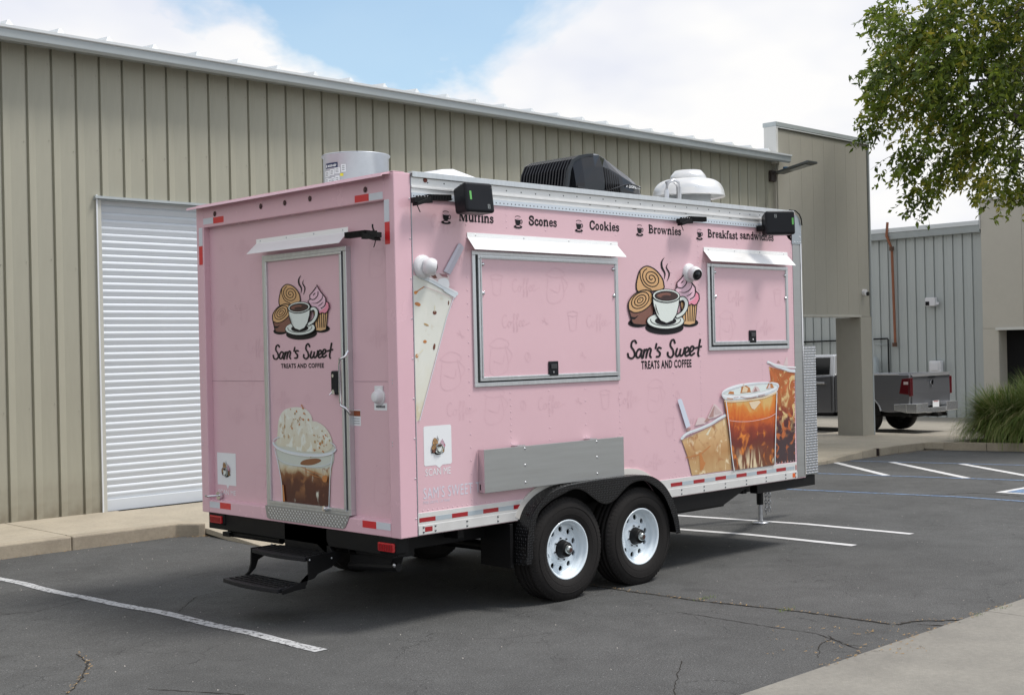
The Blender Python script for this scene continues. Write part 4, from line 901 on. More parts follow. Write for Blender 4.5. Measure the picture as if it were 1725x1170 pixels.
def motif(D,kind,u,v,s,sg=1):
    lw=.006
    def q(pts): return [(u+sg*a*s,v+b*s) for a,b in pts]
    if kind==0:
        for pts in COFFEE: D.stroke([(u+sg*(a-1.75)*s*.43,v+(b_-.45)*s*.43+.02*(a-1.75)*s) for a,b_ in pts],.0055,pinkl,cap=False)
    elif kind==1:
        D.stroke(q([(-.3,.3),(-.22,-.4),(.0,-.46),(.22,-.38),(.3,.3)]),lw,pinkl,smooth=False,cap=False); D.stroke(q([(-.36,.42),(0,.5),(.36,.42),(.34,.3),(0,.24),(-.34,.3),(-.36,.42)]),lw,pinkl,smooth=False,cap=False)
    elif kind==2:
        D.stroke(q([(-.35,.35),(-.4,-.5),(.1,-.6),(.5,-.3),(.35,.45)]),lw,pinkl,cap=False); D.stroke(q([(-.45,.45),(.0,.7),(.45,.6),(.5,.4),(-.1,.35),(-.45,.45)]),lw,pinkl,cap=False); D.stroke(q([(.4,.4),(.7,.1),(.5,-.2)]),lw,pinkl,cap=False); D.stroke(q([(-.25,-.1),(.2,-.2),(.3,.1)]),lw,pinkl,cap=False)
    elif kind==3: D.ring(u,v,.22*s,.30*s,lw,pinkl,20); D.stroke(q([(-.05,.25),(.06,.05),(-.05,-.2)]),lw,pinkl,cap=False)
    else: D.stroke(q([(-.3,.1),(.3,-.15)]),lw,pinkl,cap=False); D.stroke(q([(-.1,.25),(.12,-.22)]),lw,pinkl,cap=False); D.stroke(q([(-.25,-.1),(-.0,.2)]),lw,pinkl,cap=False)
def pattern(D,u0,u1,v0,v1,skip,sg=1,seed=1):
    r_=random.Random(seed); j=0; v=v0+.1
    while v<v1:
        u=u0+.12+(.19 if j%2 else 0); i=0
        while u<u1-.1:
            k=(i+j*2)%6; kind=(2,3,0,4,1,0)[k]
            if not skip(u,v): motif(D,kind,u,v,.2 if kind==2 else (.2 if kind==0 else .16 if kind==1 else .12),sg)
            u+=.30; i+=1
        v+=.26; j+=1
def skipside(u,v):
    if .60<u<2.36 and 1.53<v<2.80: return True
    if 3.3<u and 1.75<v<2.80: return True
    if 2.3<u<3.38 and 1.62<v<2.65: return True
    if u<.42 and v>1.0: return True
    if u<.72 and v<1.35: return True
    if .6<u<2.35 and .7<v<1.25: return True
    if u>3.2 and v<1.8 : return True
    if v>2.62: return u>.5
    return .98<u<2.9 and v<.95
pl0=lambda base: (lambda u,v,l: Vector((u,base-.0005-.0005*l,v)))
D=Dec(pl0(0)); pattern(D,.16,4.66,.85,2.9,skipside); stuff(D.build('wrap_pattern',side))
D=Dec(pl0(-.018)); pattern(D,.80,2.18,1.72,2.50,lambda u,v:abs(u-SP(*C4(727,1113))[0])<.12 and v<1.9,1,2); stuff(D.build('wrap_pattern',pan1))
D=Dec(pl0(-.018)); pattern(D,3.52,4.54,1.93,2.50,lambda u,v:abs(u-SP(*C5(752,944))[0])<.15 and v<2.1,1,3); stuff(D.build('wrap_pattern',pan2))
rr0=lambda base: (lambda u,v,l: Vector((base-.0005-.0005*l,u,v)))
D=Dec(rr0(.055)); pattern(D,.14,.54,.85,2.62,lambda u,v: (u<.45 and 1.5<v<1.8) or (v<1.55 and v>1.1),-1,4); pattern(D,1.62,2.4,.80,2.75,lambda u,v: u>1.9 and v<1.2,-1,5); stuff(D.build('wrap_pattern',rw))
D=Dec(rr0(.018)); pattern(D,.64,1.52,1.45,2.5,lambda u,v: 1.62<v<2.45 and .70<u<1.45 or (u<.85),-1,6); stuff(D.build('wrap_pattern',leaf))
# ---- printed drinks (flat print on the wrap)
def drink_mat(name,zr_,cols,blob,blobcol,blobr,bscale,bstretch,hi,hicol,hir,hscale,low=None,seed=0.):
    """photo-like print: vertical colour run, soft blobs and streaks"""
    mt=bpy.data.materials.new(name); mt.use_nodes=True; t=mt.node_tree; p=t.nodes['Principled BSDF']; l_=t.links; p.inputs['Roughness'].default_value=.33
    c=t.nodes.new('ShaderNodeTexCoord'); sp_=t.nodes.new('ShaderNodeSeparateXYZ'); l_.new(c.outputs['Object'],sp_.inputs[0])
    def nz_(sc,st,dist,det=4,off=0.):
        m_=t.nodes.new('ShaderNodeMapping'); m_.inputs['Scale'].default_value=st; m_.inputs['Location'].default_value=(seed+off,0,seed); l_.new(c.outputs['Object'],m_.inputs[0]); n=t.nodes.new('ShaderNodeTexNoise'); n.inputs['Scale'].default_value=sc; n.inputs['Detail'].default_value=det; n.inputs['Distortion'].default_value=dist; l_.new(m_.outputs[0],n.inputs['Vector']); return n.outputs[0]
    def mr_(src,a,b_,c_=0.,d_=1.):
        n=t.nodes.new('ShaderNodeMapRange'); n.interpolation_type='SMOOTHSTEP'; n.inputs[1].default_value=a; n.inputs[2].default_value=b_; n.inputs[3].default_value=c_; n.inputs[4].default_value=d_; l_.new(src,n.inputs[0]); return n.outputs[0]
    def mu(a,b_,op='MULTIPLY'):
        n=t.nodes.new('ShaderNodeMath'); n.operation=op
        for i,x in enumerate((a,b_)):
            if isinstance(x,(int,float)): n.inputs[i].default_value=x
            else: l_.new(x,n.inputs[i])
        return n.outputs[0]
    def mix_(f,a,col):
        n=t.nodes.new('ShaderNodeMix'); n.data_type='RGBA'; l_.new(f,n.inputs[0]); l_.new(a,n.inputs[6]); n.inputs[7].default_value=(*col,1); return n.outputs[2]
    zf=mu(mr_(sp_.outputs[2],zr_[0],zr_[1]),mu(mu(nz_(7,(1,1,.5),1.5),-.5,'ADD'),.55),'ADD')
    r_=t.nodes.new('ShaderNodeValToRGB'); e=r_.color_ramp.elements
    while len(e)<len(cols): e.new(.5)
    for i,(q,cc) in enumerate(cols): e[i].position=q; e[i].color=(*cc,1)
    l_.new(zf,r_.inputs[0]); cur=r_.outputs[0]
    f=mr_(nz_(bscale,bstretch,1.2,3,3.),*blobr)
    if blob: f=mu(f,mr_(sp_.outputs[2],*blob))
    cur=mix_(f,cur,blobcol)
    f=mr_(nz_(hscale,(1,1,.8),.8,3,9.),*hir)
    if hi: f=mu(f,mr_(sp_.outputs[2],*hi))
    cur=mix_(f,cur,hicol); l_.new(cur,p.inputs['Base Color']); MATS[name]=mt; return mt
amb=drink_mat('print_iced_coffee',(.80,1.45),[(0.,(.16,.05,.02)),(.30,(.14,.02,.012)),(.5,(.26,.035,.012)),(.72,(.60,.12,.012)),(.9,(.66,.22,.03)),(1,(.66,.42,.14))],(1.0,.84),(.70,.58,.38),(.50,.62),11,(1,1,.22),None,(.70,.22,.03),(.56,.72),9)
latte=drink_mat('print_milk_coffee',(.80,1.25),[(0.,(.52,.34,.16)),(.3,(.46,.25,.10)),(.6,(.58,.36,.17)),(1,(.66,.47,.25))],None,(.42,.20,.08),(.54,.68),9,(1,1,.8),None,(.78,.66,.44),(.58,.72),12)
cola=drink_mat('print_dark_iced',(.82,1.62),[(0.,(.05,.03,.035)),(.3,(.06,.012,.016)),(.55,(.22,.03,.012)),(.75,(.38,.11,.02)),(1,(.40,.10,.018))],(1.0,1.25),(.66,.48,.22),(.52,.66),11,(1,1,.8),None,(.50,.13,.03),(.54,.66),12,seed=4.)
milk=drink_mat('print_milk_tea',(1.15,1.9),[(0.,(.56,.48,.28)),(.35,(.62,.56,.40)),(.6,(.68,.67,.57)),(1,(.70,.71,.65))],None,(.74,.74,.68),(.5,.7),6,(1,1,.6),None,(.50,.42,.28),(.64,.80),9)
scoop=drink_mat('print_ice_cream',(1.1,1.6),[(0.,(.62,.58,.44)),(.5,(.68,.67,.57)),(1,(.72,.72,.65))],None,(.40,.25,.11),(.60,.68),17,(1,1,.6),None,(.74,.77,.70),(.52,.66),16)
affog=drink_mat('print_affogato',(.76,1.25),[(0.,(.07,.02,.012)),(.28,(.09,.025,.012)),(.42,(.20,.075,.025)),(.52,(.52,.42,.26)),(.7,(.62,.62,.52)),(1,(.52,.54,.48))],(.78,.95),(.30,.13,.05),(.54,.66),10,(1,1,.5),None,(.66,.66,.56),(.62,.74),9)
iced=M('print_ice',(.66,.54,.54),.34); iced2=M('print_ice_shadow',(.40,.24,.22),.34); glass=M('print_glass',(.64,.70,.74),.3); glassw=M('print_glass_white',(.80,.82,.84),.3); straw=M('print_straw',(.60,.66,.76),.35); straw2=M('print_straw_edge',(.50,.48,.55),.35); foam=M('print_foam',(.74,.60,.42),.34); dkb=M('print_dark_brown',(.14,.04,.02),.34); orr=M('print_orange',(.70,.26,.05),.34); caramel=M('print_caramel',(.50,.20,.06),.34); creamp=M('print_cream',(.72,.68,.52),.34)
SD=lambda a,b: SP(1120+a/5.317,600+b/5.317)
D=Dec(side3(0),SD)
D.lay(0); D.poly([(930,90),(1000,110),(1085,135),(1162,150),(1168,942),(970,965),(972,400)],cola)
D.lay(1); D.poly([(1060,80),(1085,10),(1095,0),(1100,80)],iced); D.poly([(1000,55),(1015,35),(1035,60)],iced2)

D.lay(2); D.stroke([(924,52),(985,80),(1060,105),(1120,128),(1164,130)],26,glass); D.lay(3); D.stroke([(924,52),(985,72),(1080,92),(1164,98)],12,glassw); D.stroke([(926,62),(990,98),(1090,135),(1164,146)],4,iced2)
D.lay(4); D.poly([(145,745),(300,675),(420,620),(545,545),(580,760),(592,1015),(400,1040),(238,1065),(200,900)],latte)
D.lay(5); D.poly([(300,860),(320,870),(345,940),(360,950),(335,1010),(310,1025)],caramel); D.poly([(205,735),(212,735),(208,800)],caramel); D.poly([(360,700),(400,640),(415,625),(380,705)],creamp); D.stroke([(185,905),(260,890),(330,860),(400,800)],9,caramel)
D.lay(6); D.poly([(370,560),(432,425),(450,430),(515,505),(450,545)],iced); D.poly([(262,620),(290,550),(330,545),(360,560),(355,600)],iced); D.poly([(340,590),(375,545),(400,575)],iced2); D.poly([(180,665),(205,640),(230,640),(210,668)],iced2)
D.lay(7); D.poly([(385,545),(434,440),(428,540)],iced2); D.poly([(436,440),(500,505),(440,520)],M('print_ice_mid',(.56,.42,.42),.34))
D.lay(8); D.stroke([(142,735),(190,690),(300,648),(400,605),(470,560),(530,528)],24,glass); D.lay(9); D.stroke([(150,718),(220,672),(320,636),(420,585),(510,535)],8,glassw); D.stroke([(150,745),(230,706),(330,660),(430,610),(535,545)],5,iced2)
D.lay(10); D.poly([(103,392),(112,382),(132,380),(142,390),(218,622),(180,642)],straw)
D.lay(11); D.poly([(520,400),(560,400),(640,405),(745,392),(860,375),(985,325),(980,500),(968,972),(850,985),(730,1000),(602,1018),(575,760)],amb)
D.lay(12)

D.poly([(740,410),(830,395),(845,410),(790,475),(765,465)],foam)
D.lay(13); D.stroke([(525,398),(600,402),(745,388),(880,365),(984,322)],16,foam); D.poly([(495,330),(540,285),(640,250),(780,232),(920,228),(995,240),(1003,265),(985,315),(880,352),(745,375),(620,392),(522,385)],glassw,True)
D.lay(14); D.poly([(515,335),(600,300),(745,270),(900,250),(980,255),(940,290),(800,325),(640,345)],M('print_cup_inside',(.70,.78,.76),.3),True)
D.lay(15); D.poly([(660,330),(672,270),(690,248),(745,280),(755,320)],caramel); D.poly([(755,325),(790,262),(820,275),(838,308)],iced); D.poly([(890,290),(920,225),(930,212),(962,280)],caramel); D.poly([(548,335),(565,312),(600,315),(605,338)],caramel)
D.lay(16); D.poly([(672,322),(690,262),(728,285),(718,320)],foam); D.poly([(900,288),(925,235),(930,285)],iced); D.poly([(775,320),(795,275),(812,310)],iced2)
D.lay(17); D.ring(748,305,257,56,9,glass,-9.5); D.lay(18); D.stroke([(540,375),(590,380)],7,caramel); D.stroke([(660,362),(740,372),(800,358)],6,iced2); D.stroke([(820,352),(875,342)],8,iced2); D.stroke([(600,368),(640,364)],5,iced2)
D.stroke([(530,400),(560,640),(580,860),(603,1018)],7,glass); D.stroke([(985,320),(975,640),(968,970)],7,glass); D.stroke([(548,570),(640,582),(760,578),(900,548),(975,510)],4,iced)
D.build('drinks_print',side)
ML=lambda a,b: SP(680+a/3.656,400+b/3.656)
D=Dec(side3(0),ML)
D.lay(0); D.poly([(56,232),(120,240),(170,270),(300,365),(268,480),(190,760),(95,1125),(72,1135),(60,600)],milk)
D.lay(1)
for cx3,cy3,rx,ry,ro,m_ in ((85,410,19,11,20,caramel),(75,335,12,7,0,caramel),(190,462,12,12,0,dkb),(138,536,17,6,25,M('print_caramel_light',(.44,.30,.14),.34)),(275,402,4,14,5,dkb),(130,640,11,10,10,caramel),(187,672,7,20,8,dkb),(80,728,9,12,0,caramel),(72,340,9,9,0,orr)): D.ell(cx3,cy3,rx,ry,m_,ro)
D.stroke([(75,335),(125,303)],6,caramel,smooth=False); D.stroke([(80,728),(118,690)],5,creamp,smooth=False); D.stroke([(190,420),(190,455)],5,creamp,smooth=False)
D.lay(2); D.poly([(150,232),(200,218),(250,220),(278,240),(282,300),(230,290),(175,270)],iced); D.lay(3); D.poly([(160,232),(190,225),(205,250),(185,252)],dkb); D.poly([(215,222),(262,225),(270,245),(235,240)],M('print_mauve',(.30,.14,.16),.34)); D.poly([(210,262),(245,250),(272,262),(275,305),(225,296)],glassw,True)
D.lay(4); D.stroke([(100,240),(160,262),(230,300),(320,345)],26,glass); D.lay(5); D.stroke([(110,240),(170,258),(240,296),(318,336)],8,glassw); D.stroke([(250,322),(310,360)],20,glass,smooth=False); D.stroke([(120,300),(200,330),(300,372)],4,iced)
D.stroke([(322,348),(300,380),(262,490),(195,750),(95,1125)],4,glass,smooth=False)
D.lay(6); D.poly([(330,40),(345,36),(368,62),(360,78),(282,228),(240,208)],straw2); D.lay(7); D.poly([(332,44),(345,48),(262,212),(246,204)],M('print_straw_light',(.58,.56,.64),.35))
D.build('milk_tea_print',side)
IC=lambda a,b: RP(440+a/4.875,660+b/4.875,.018)
D=Dec(rear3(.018),IC)
D.lay(0); D.poly([(118,425),(160,470),(360,510),(560,480),(612,440),(590,560),(572,700),(566,945),(440,935),(300,915),(180,900),(160,680),(130,520)],affog)
D.lay(1); D.poly([(135,520),(128,470),(180,480),(360,515),(560,490),(600,470),(585,600),(480,625),(320,610),(180,590)],M('print_cup_band',(.56,.60,.54),.34),True); D.lay(1.8); D.poly([(325,590),(345,562),(400,548),(470,545),(495,565),(440,592),(380,600)],M('print_soft_brown',(.24,.10,.04),.34),True)
D.lay(1.6); D.ell(362,440,248,66,M('print_cup_cream',(.58,.60,.52),.34),6); D.lay(2); D.poly([(135,430),(138,330),(150,220),(190,150),(270,124),(350,132),(400,170),(425,240),(430,420),(300,450),(180,445)],scoop,True)
D.lay(3); D.poly([(345,440),(345,320),(375,255),(450,240),(520,280),(570,350),(590,440),(540,490),(420,490),(300,480),(290,440)],scoop,True)
D.lay(4); r_=random.Random(11)
for _ in range(42):
    a=r_.uniform(0,6.28); cx3,cy3=(310,215) if r_.random()<.5 else (480,400); u=cx3+r_.gauss(0,38 if cx3<400 else 42); v=cy3+r_.gauss(0,50 if cx3<400 else 38); D.ell(u,v,r_.uniform(4,13),r_.uniform(3,7),caramel if r_.random()<.7 else M('print_caramel_light',(.44,.30,.14),.34),r_.uniform(40,100),10)
D.lay(5); D.ring(362,440,256,70,16,glass,6,-4,184); D.lay(6); D.ring(362,452,250,70,7,glassw,6,10,170); D.ring(362,430,256,70,8,glass,6,184,215); D.ring(362,430,256,70,8,glass,6,325,356); D.ring(362,545,222,64,6,glass,5,8,172)
D.lay(7); D.stroke([(118,460),(150,600),(175,740),(183,900)],6,glass); D.stroke([(598,480),(578,640),(570,800),(566,940)],6,glass); D.poly([(512,690),(550,685),(545,735),(515,730)],caramel,True)
D.stroke([(330,610),(420,650),(520,680)],7,caramel,taper=True); D.stroke([(340,640),(430,680),(500,705)],5,caramel,taper=True); D.poly([(182,760),(192,760),(205,895),(185,895)],caramel)
D.build('ice_cream_print',leaf)
# ================================================================== GROUND AND PAVING
asph=M('asphalt',(.075,.077,.080),.88,bump=.55,bs=110)
t=asph.node_tree; l=t.links; bs_=t.nodes['Principled BSDF']
def nd(ty,**k):
    n=t.nodes.new(ty)
    for a,b_ in k.items(): setattr(n,a,b_)
    return n
tcx=nd('ShaderNodeTexCoord')
def noise(s,d=5,r=.6,dist=0):
    n=nd('ShaderNodeTexNoise'); n.inputs['Scale'].default_value=s; n.inputs['Detail'].default_value=d; n.inputs['Roughness'].default_value=r; n.inputs['Distortion'].default_value=dist; l.new(tcx.outputs['Object'],n.inputs['Vector']); return n
def rng_(src,a,b_,c,d_):
    n=nd('ShaderNodeMapRange'); n.inputs[1].default_value=a; n.inputs[2].default_value=b_; n.inputs[3].default_value=c; n.inputs[4].default_value=d_; l.new(src,n.inputs[0]); return n.outputs[0]
def mathn(op,a,b_):
    n=nd('ShaderNodeMath',operation=op)
    for i,x in enumerate((a,b_)):
        if isinstance(x,(int,float)): n.inputs[i].default_value=x
        else: l.new(x,n.inputs[i])
    return n.outputs[0]
big=mathn('MULTIPLY',rng_(noise(.45,5).outputs[0],.3,.7,.80,1.18),rng_(noise(1.6,6,.65,.6).outputs[0],.45,.75,1.04,.80)); mid=rng_(noise(5,6).outputs[0],.3,.7,.90,1.10); fine=mathn('MULTIPLY',rng_(noise(110,3,.8).outputs[0],.3,.7,.30,1.80),rng_(noise(42,4,.75).outputs[0],.3,.7,.80,1.22))
mul=mathn('MULTIPLY',mathn('MULTIPLY',big,mid),fine)
vo=nd('ShaderNodeTexVoronoi'); vo.inputs['Scale'].default_value=48; l.new(tcx.outputs['Object'],vo.inputs['Vector'])
spk=mathn('MULTIPLY',rng_(vo.outputs['Distance'],.0,.30,1,0),rng_(nd('ShaderNodeSeparateColor').outputs[0],.82,.9,0,1)); sepn=[n for n in t.nodes if n.bl_idname=='ShaderNodeSeparateColor'][0]; l.new(vo.outputs['Color'],sepn.inputs[0])
# thin crack web where a soft mask lets it through
nv=noise(3,4,.6); vm=nd('ShaderNodeVectorMath',operation='MULTIPLY_ADD'); l.new(nv.outputs['Color'],vm.inputs[0]); vm.inputs[1].default_value=(.35,.35,.35); l.new(tcx.outputs['Object'],vm.inputs[2])
vc=nd('ShaderNodeTexVoronoi',feature='DISTANCE_TO_EDGE'); vc.inputs['Scale'].default_value=1.9; l.new(vm.outputs[0],vc.inputs['Vector'])
crk=mathn('MULTIPLY',rng_(vc.outputs['Distance'],.0,.012,1,0),rng_(noise(.8,3).outputs[0],.50,.58,0,.55))
fac=mathn('MULTIPLY',mul,mathn('SUBTRACT',1.0,crk)); fac=mathn('ADD',fac,mathn('MULTIPLY',spk,2.2))
oil=rng_(noise(1.1,2,.5,.2).outputs[0],.68,.76,1.0,.62); fac=mathn('MULTIPLY',fac,oil)
v3=nd('ShaderNodeVectorMath',operation='SCALE'); v3.inputs[0].default_value=(.067,.068,.067); l.new(fac,v3.inputs['Scale']); l.new(v3.outputs[0],bs_.inputs['Base Color'])
xs=[-300,-40,6,66,400]; ys=[-300,-40,.8,8,60,400]
b=mb(asph); b.add([(x,y,H(x,y)) for y in ys for x in xs],[(j*5+i,j*5+i+1,(j+1)*5+i+1,(j+1)*5+i) for j in range(5) for i in range(4)])
struct(b.build('asphalt_ground'))
def concrete(name,col,v=.10):
    return M(name,col,.85,var=v*1.5,vs=1.7,bump=.35,bs=90,var2=.12,vs2=30)
conc=concrete('sidewalk_concrete',(.38,.335,.26)); conc2=concrete('apron_concrete',(.215,.205,.18),.14); conc3=concrete('yard_concrete',(.27,.25,.21)); curbm=concrete('curb_concrete',(.34,.295,.225),.16)
def slab(name,pts,zf,thick,m_,parent=None,bev=.006):
    b=mb(m_); n=len(pts); tr=tessellate_polygon([[Vector((p[0],p[1],0)) for p in pts]])
    top=[(p[0],p[1],zf(*p[:2])) for p in pts]; bot=[(x,y,z-thick) for x,y,z in top]
    b.add(top+bot,[tuple(q) for q in tr]+[tuple(n+i for i in reversed(q)) for q in tr]+[(i,(i+1)%n,n+(i+1)%n,n+i) for i in range(n)])
    return b.build(name,parent,bev,2)
zs=lambda x,y: .020-.012*max(0,x-6)
sw=slab('sidewalk',[(-12,6.31),(2.08,6.31),(2.08,7.9),(-12,7.9)],lambda x,y:.005,.2,M('joint_dark',(.05,.045,.04),.9),None,0); struct(sw)
jx_=[.68-1.38*k for k in range(9)]+[2.08]; jx_=sorted(jx_)
for i in range(len(jx_)-1):
    a_,c_=jx_[i]+.006,jx_[i+1]-.006
    slab('slab',[(a_,6.42,),(c_,6.42),(c_,8.0),(a_,8.0)],zs,.1,conc,sw)
for i in range(len(jx_)-1):
    a_,c_=jx_[i]+.004,jx_[i+1]-.004
    P=[(a_,6.28),(c_,6.28),(c_,6.415),(a_,6.415)]
    if i==len(jx_)-2: P=[(a_,6.28),(1.9,6.28),(2.05,6.05),(2.12,6.02),(2.12,6.415),(a_,6.415)]
    slab('curb_stone',P,lambda x,y:.019,.22,curbm,sw,.018)
ap=slab('driveway_apron',[(1.90,4.50),(2.35,4.52),(5.6,4.52),(6.1,4.6),(5.95,6.0),(5.95,7.96),(2.09,7.96),(2.13,6.0)],lambda x,y:H(x,y)+.008+max(0,(y-4.6))*.0525,.06,conc,None); struct(ap)
def zr(x,y):
    if x>=15.5: return H(x,y)+.14 if y<7 else H(x,7)+.14
    k=max(0,min(1,(x-11.0)/4.5)) if y<6 else 1
    return H(x,min(y,7))+.012+.128*k*(1 if y>6 else k)
rs=empty('sidewalk',(0,0,0)); struct(rs)
front=[(6.2,6.25),(9.5,6.2),(11.0,5.45),(13.6,5.42),(15.0,5.62),(16.2,5.74),(17.0,5.85),(18.02,5.86)]
def fy_(x):
    for i in range(len(front)-1):
        if front[i][0]<=x<=front[i+1][0]: return front[i][1]+(front[i+1][1]-front[i][1])*(x-front[i][0])/(front[i+1][0]-front[i][0])
    return front[-1][1]
xj=[6.2,7.8,9.5,11.0,12.4,13.9,15.4,17.0,18.0,19.5,21.0]
for i in range(len(xj)-1):
    a_,c_=xj[i]+.007,xj[i+1]-.007; ya_,yc_=fy_(a_)+(.13 if a_<18 else -.4),fy_(min(c_,18.))+(.13 if a_<18 else -.4)
    slab('slab',[(a_,ya_),(c_,yc_),(c_,6.95),(a_,6.95)],zr,.12,conc,rs); slab('slab',[(a_,6.965),(c_,6.965),(c_,9.5 if a_>16.5 else 8.15),(a_,9.5 if a_>16.5 else 8.15)],zr,.12,conc,rs)
xk=[6.2,7.8,9.5,11.0,12.4,13.9,15.4,15.98,16.14,17.0,18.02]
for i in range(len(xk)-1):
    if i==7: continue
    a_,c_=xk[i]+.004,xk[i+1]-.004; slab('curb_stone',[(a_,fy_(a_)),(c_,fy_(c_)),(c_,fy_(c_)+.125),(a_,fy_(a_)+.125)],zr,.2,curbm,rs,.014)
a_,c_=xk[7],xk[8]; slab('curb_drain',[(a_,fy_(a_)+.03),(c_,fy_(c_)+.03),(c_,fy_(c_)+.125),(a_,fy_(a_)+.125)],lambda x,y:zr(x,y)-.004,.2,M('drain_dark',(.02,.012,.01),.9),rs,0)
ya=slab('yard_concrete',[(21.02,5.0),(60,5.0),(60,60),(14,60),(14,9.52),(21.02,9.52)],lambda x,y:H(x,y)+.006,.004,conc3,None,0); struct(ya)
# front right concrete swale
cs=empty('concrete_swale',(0,0,0)); struct(cs)
xq=[-9,-4.2,-.6,3.05,6.6,10.2,14,20,30]
for i in range(len(xq)-1):
    slab('slab',[(xq[i]+.004,-2.60),(xq[i+1]-.004,-2.60),(xq[i+1]-.004,-4.3),(xq[i]+.004,-4.3)],lambda x,y:H(x,y)+.008+.01*(-2.6-y if y>-3.5 else 0)*0,.05,conc2,cs,.004)
    slab('slab',[(xq[i]+.004,-4.308),(xq[i+1]-.004,-4.308),(xq[i+1]-.004,-12),(xq[i]+.004,-12)],lambda x,y:H(x,y)+.008,.05,conc2,cs,.004)
# painted lines: worn paint
def paint(name,col,wear=.5):
    mt=M(name,col,.7,var=.10,vs=14); t=mt.node_tree; l_=t.links; p=t.nodes['Principled BSDF']
    c=t.nodes.new('ShaderNodeTexCoord'); n=t.nodes.new('ShaderNodeTexNoise'); n.inputs['Scale'].default_value=26; n.inputs['Detail'].default_value=8; n.inputs['Roughness'].default_value=.75; l_.new(c.outputs['Object'],n.inputs['Vector'])
    r_=t.nodes.new('ShaderNodeMapRange'); r_.inputs[1].default_value=wear-.02; r_.inputs[2].default_value=wear+.03; l_.new(n.outputs[0],r_.inputs[0])
    mx_=t.nodes.new('ShaderNodeMix'); mx_.data_type='RGBA'; src=p.inputs['Base Color'].links[0].from_socket; l_.new(r_.outputs[0],mx_.inputs[0]); mx_.inputs[6].default_value=(.09,.09,.092,1); l_.new(src,mx_.inputs[7]); l_.new(mx_.outputs[2],p.inputs['Base Color']); return mt
pw=paint('worn_white_paint',(.47,.48,.49),.45); pw2=paint('white_paint',(.60,.60,.60),.33); pb=paint('blue_paint',(.15,.25,.42),.46)
def line(p0,p1,w_,m_,name='painted_line',wob=0.):
    p0,p1=Vector(p0),Vector(p1); L_=(p1-p0).length; n_=max(2,int(L_/.1)); d=(p1-p0)/L_; nn=Vector((-d.y,d.x)); vs=[]
    r_=random.Random(int(L_*1000))
    for i in range(n_+1):
        p=p0+d*L_*i/n_; o=wob*(math.sin(i*.23)+.5*math.sin(i*.51+1)); e0,e1=r_.uniform(-.004,.004),r_.uniform(-.004,.004)
        for s_ in (-w_/2+e0,w_/2+e1): q=p+nn*(s_+o); vs.append((q.x,q.y,H(q.x,q.y)+.004))
    b=mb(m_); b.add(vs,[(2*i,2*i+1,2*i+3,2*i+2) for i in range(n_)]); return struct(b.build(name,recalc=False))
line((-.66,.0),(-.66,6.1),.095,pw,wob=.016); line((6.06,-.4),(6.06,6.1),.10,pw2); line((5.09,-.35),(5.09,4.3),.10,pw2)
line((14.72,-1.5),(14.72,5.5),.085,pb); line((12.01,-1.6),(12.01,5.1),.085,pb); line((9.45,-1.5),(9.45,3.6),.085,pb)
for k in range(-1,4):
    y_=4.65-1.27*k
    line((14.66,y_+.02),(12.07,y_-2.63),.12,pw2)
# blue square of the marked stall, its corner in the frame
def gpoly(pts,off,m_,name):
    b=mb(m_); b.poly([(x,y,H(x,y)+off) for x,y in pts]); return struct(b.build(name,recalc=False))
gpoly([(10.2,.72),(11.1,.72),(11.1,-.3),(10.2,-.3)],.004,pw2,'painted_square'); gpoly([(10.30,.62),(11.0,.62),(11.0,-.2),(10.30,-.2)],.008,pb,'painted_square')
# long joints and cracks with debris
def crack(pts,w_,m_,name,seed):
    r_=random.Random(seed); P=[]
    for i in range(len(pts)-1):
        a,c=pts[i],pts[i+1]; n_=max(2,int(math.hypot(c[0]-a[0],c[1]-a[1])/.035))
        for k in range(n_): t_=k/n_; P.append((a[0]+(c[0]-a[0])*t_+r_.uniform(-.008,.008),a[1]+(c[1]-a[1])*t_+r_.uniform(-.008,.008)))
    b=mb(m_); vs=[]
    for i,(x,y) in enumerate(P):
        a=P[max(i-1,0)]; c=P[min(i+1,len(P)-1)]; dx,dy=c[0]-a[0],c[1]-a[1]; q=math.hypot(dx,dy) or 1; ww=w_*(.35+r_.random())/2
        for s_ in (-1,1): vs.append((x-dy/q*ww*s_,y+dx/q*ww*s_,H(x,y)+.003))
    b.add(vs,[(2*i,2*i+1,2*i+3,2*i+2) for i in range(len(P)-1)]); return struct(b.build(name,recalc=False)),P
ck=M('crack_dark',(.028,.025,.021),.95); debris=[]
for pts,w_,sd_ in (([G(985,985),G(1100,1001),G(1180,1012),G(1350,1030),G(1510,1052)],.022,1),([G(1510,1052),G(1540,1046),G(1620,1044),G(1645,1040)],.02,2),([G(1140,1030),G(1300,1056),G(1375,1067),G(1400,1075),G(1450,1095)],.008,3),([G(1545,1051),G(1590,1054),G(1600,1058)],.014,4),([G(1405,1075),G(1380,1085),G(1378,1110)],.006,5),([G(1395,1070),G(1420,1085),G(1470,1090)],.006,6),([G(1135,1172),G(1140,1140),G(1150,1110)],.005,7),
    ([G(115,1168),G(140,1140),G(148,1115),G(128,1100)],.010,8),([G(0,1035),G(60,1030),G(150,1008),G(230,1020)],.006,9),([G(300,1030),G(330,1005),G(420,985)],.006,10),([G(1377,825),G(1450,828),G(1560,834),G(1640,830),G(1725,836)],.02,11),([G(250,1160),G(420,1170)],.008,12)):
    o,P=crack(pts,w_,ck,'asphalt_crack',sd_)
    if sd_ in (1,2,8): debris+=P
b=mb(M('straw_debris',(.30,.20,.09),.9)); r_=random.Random(4)
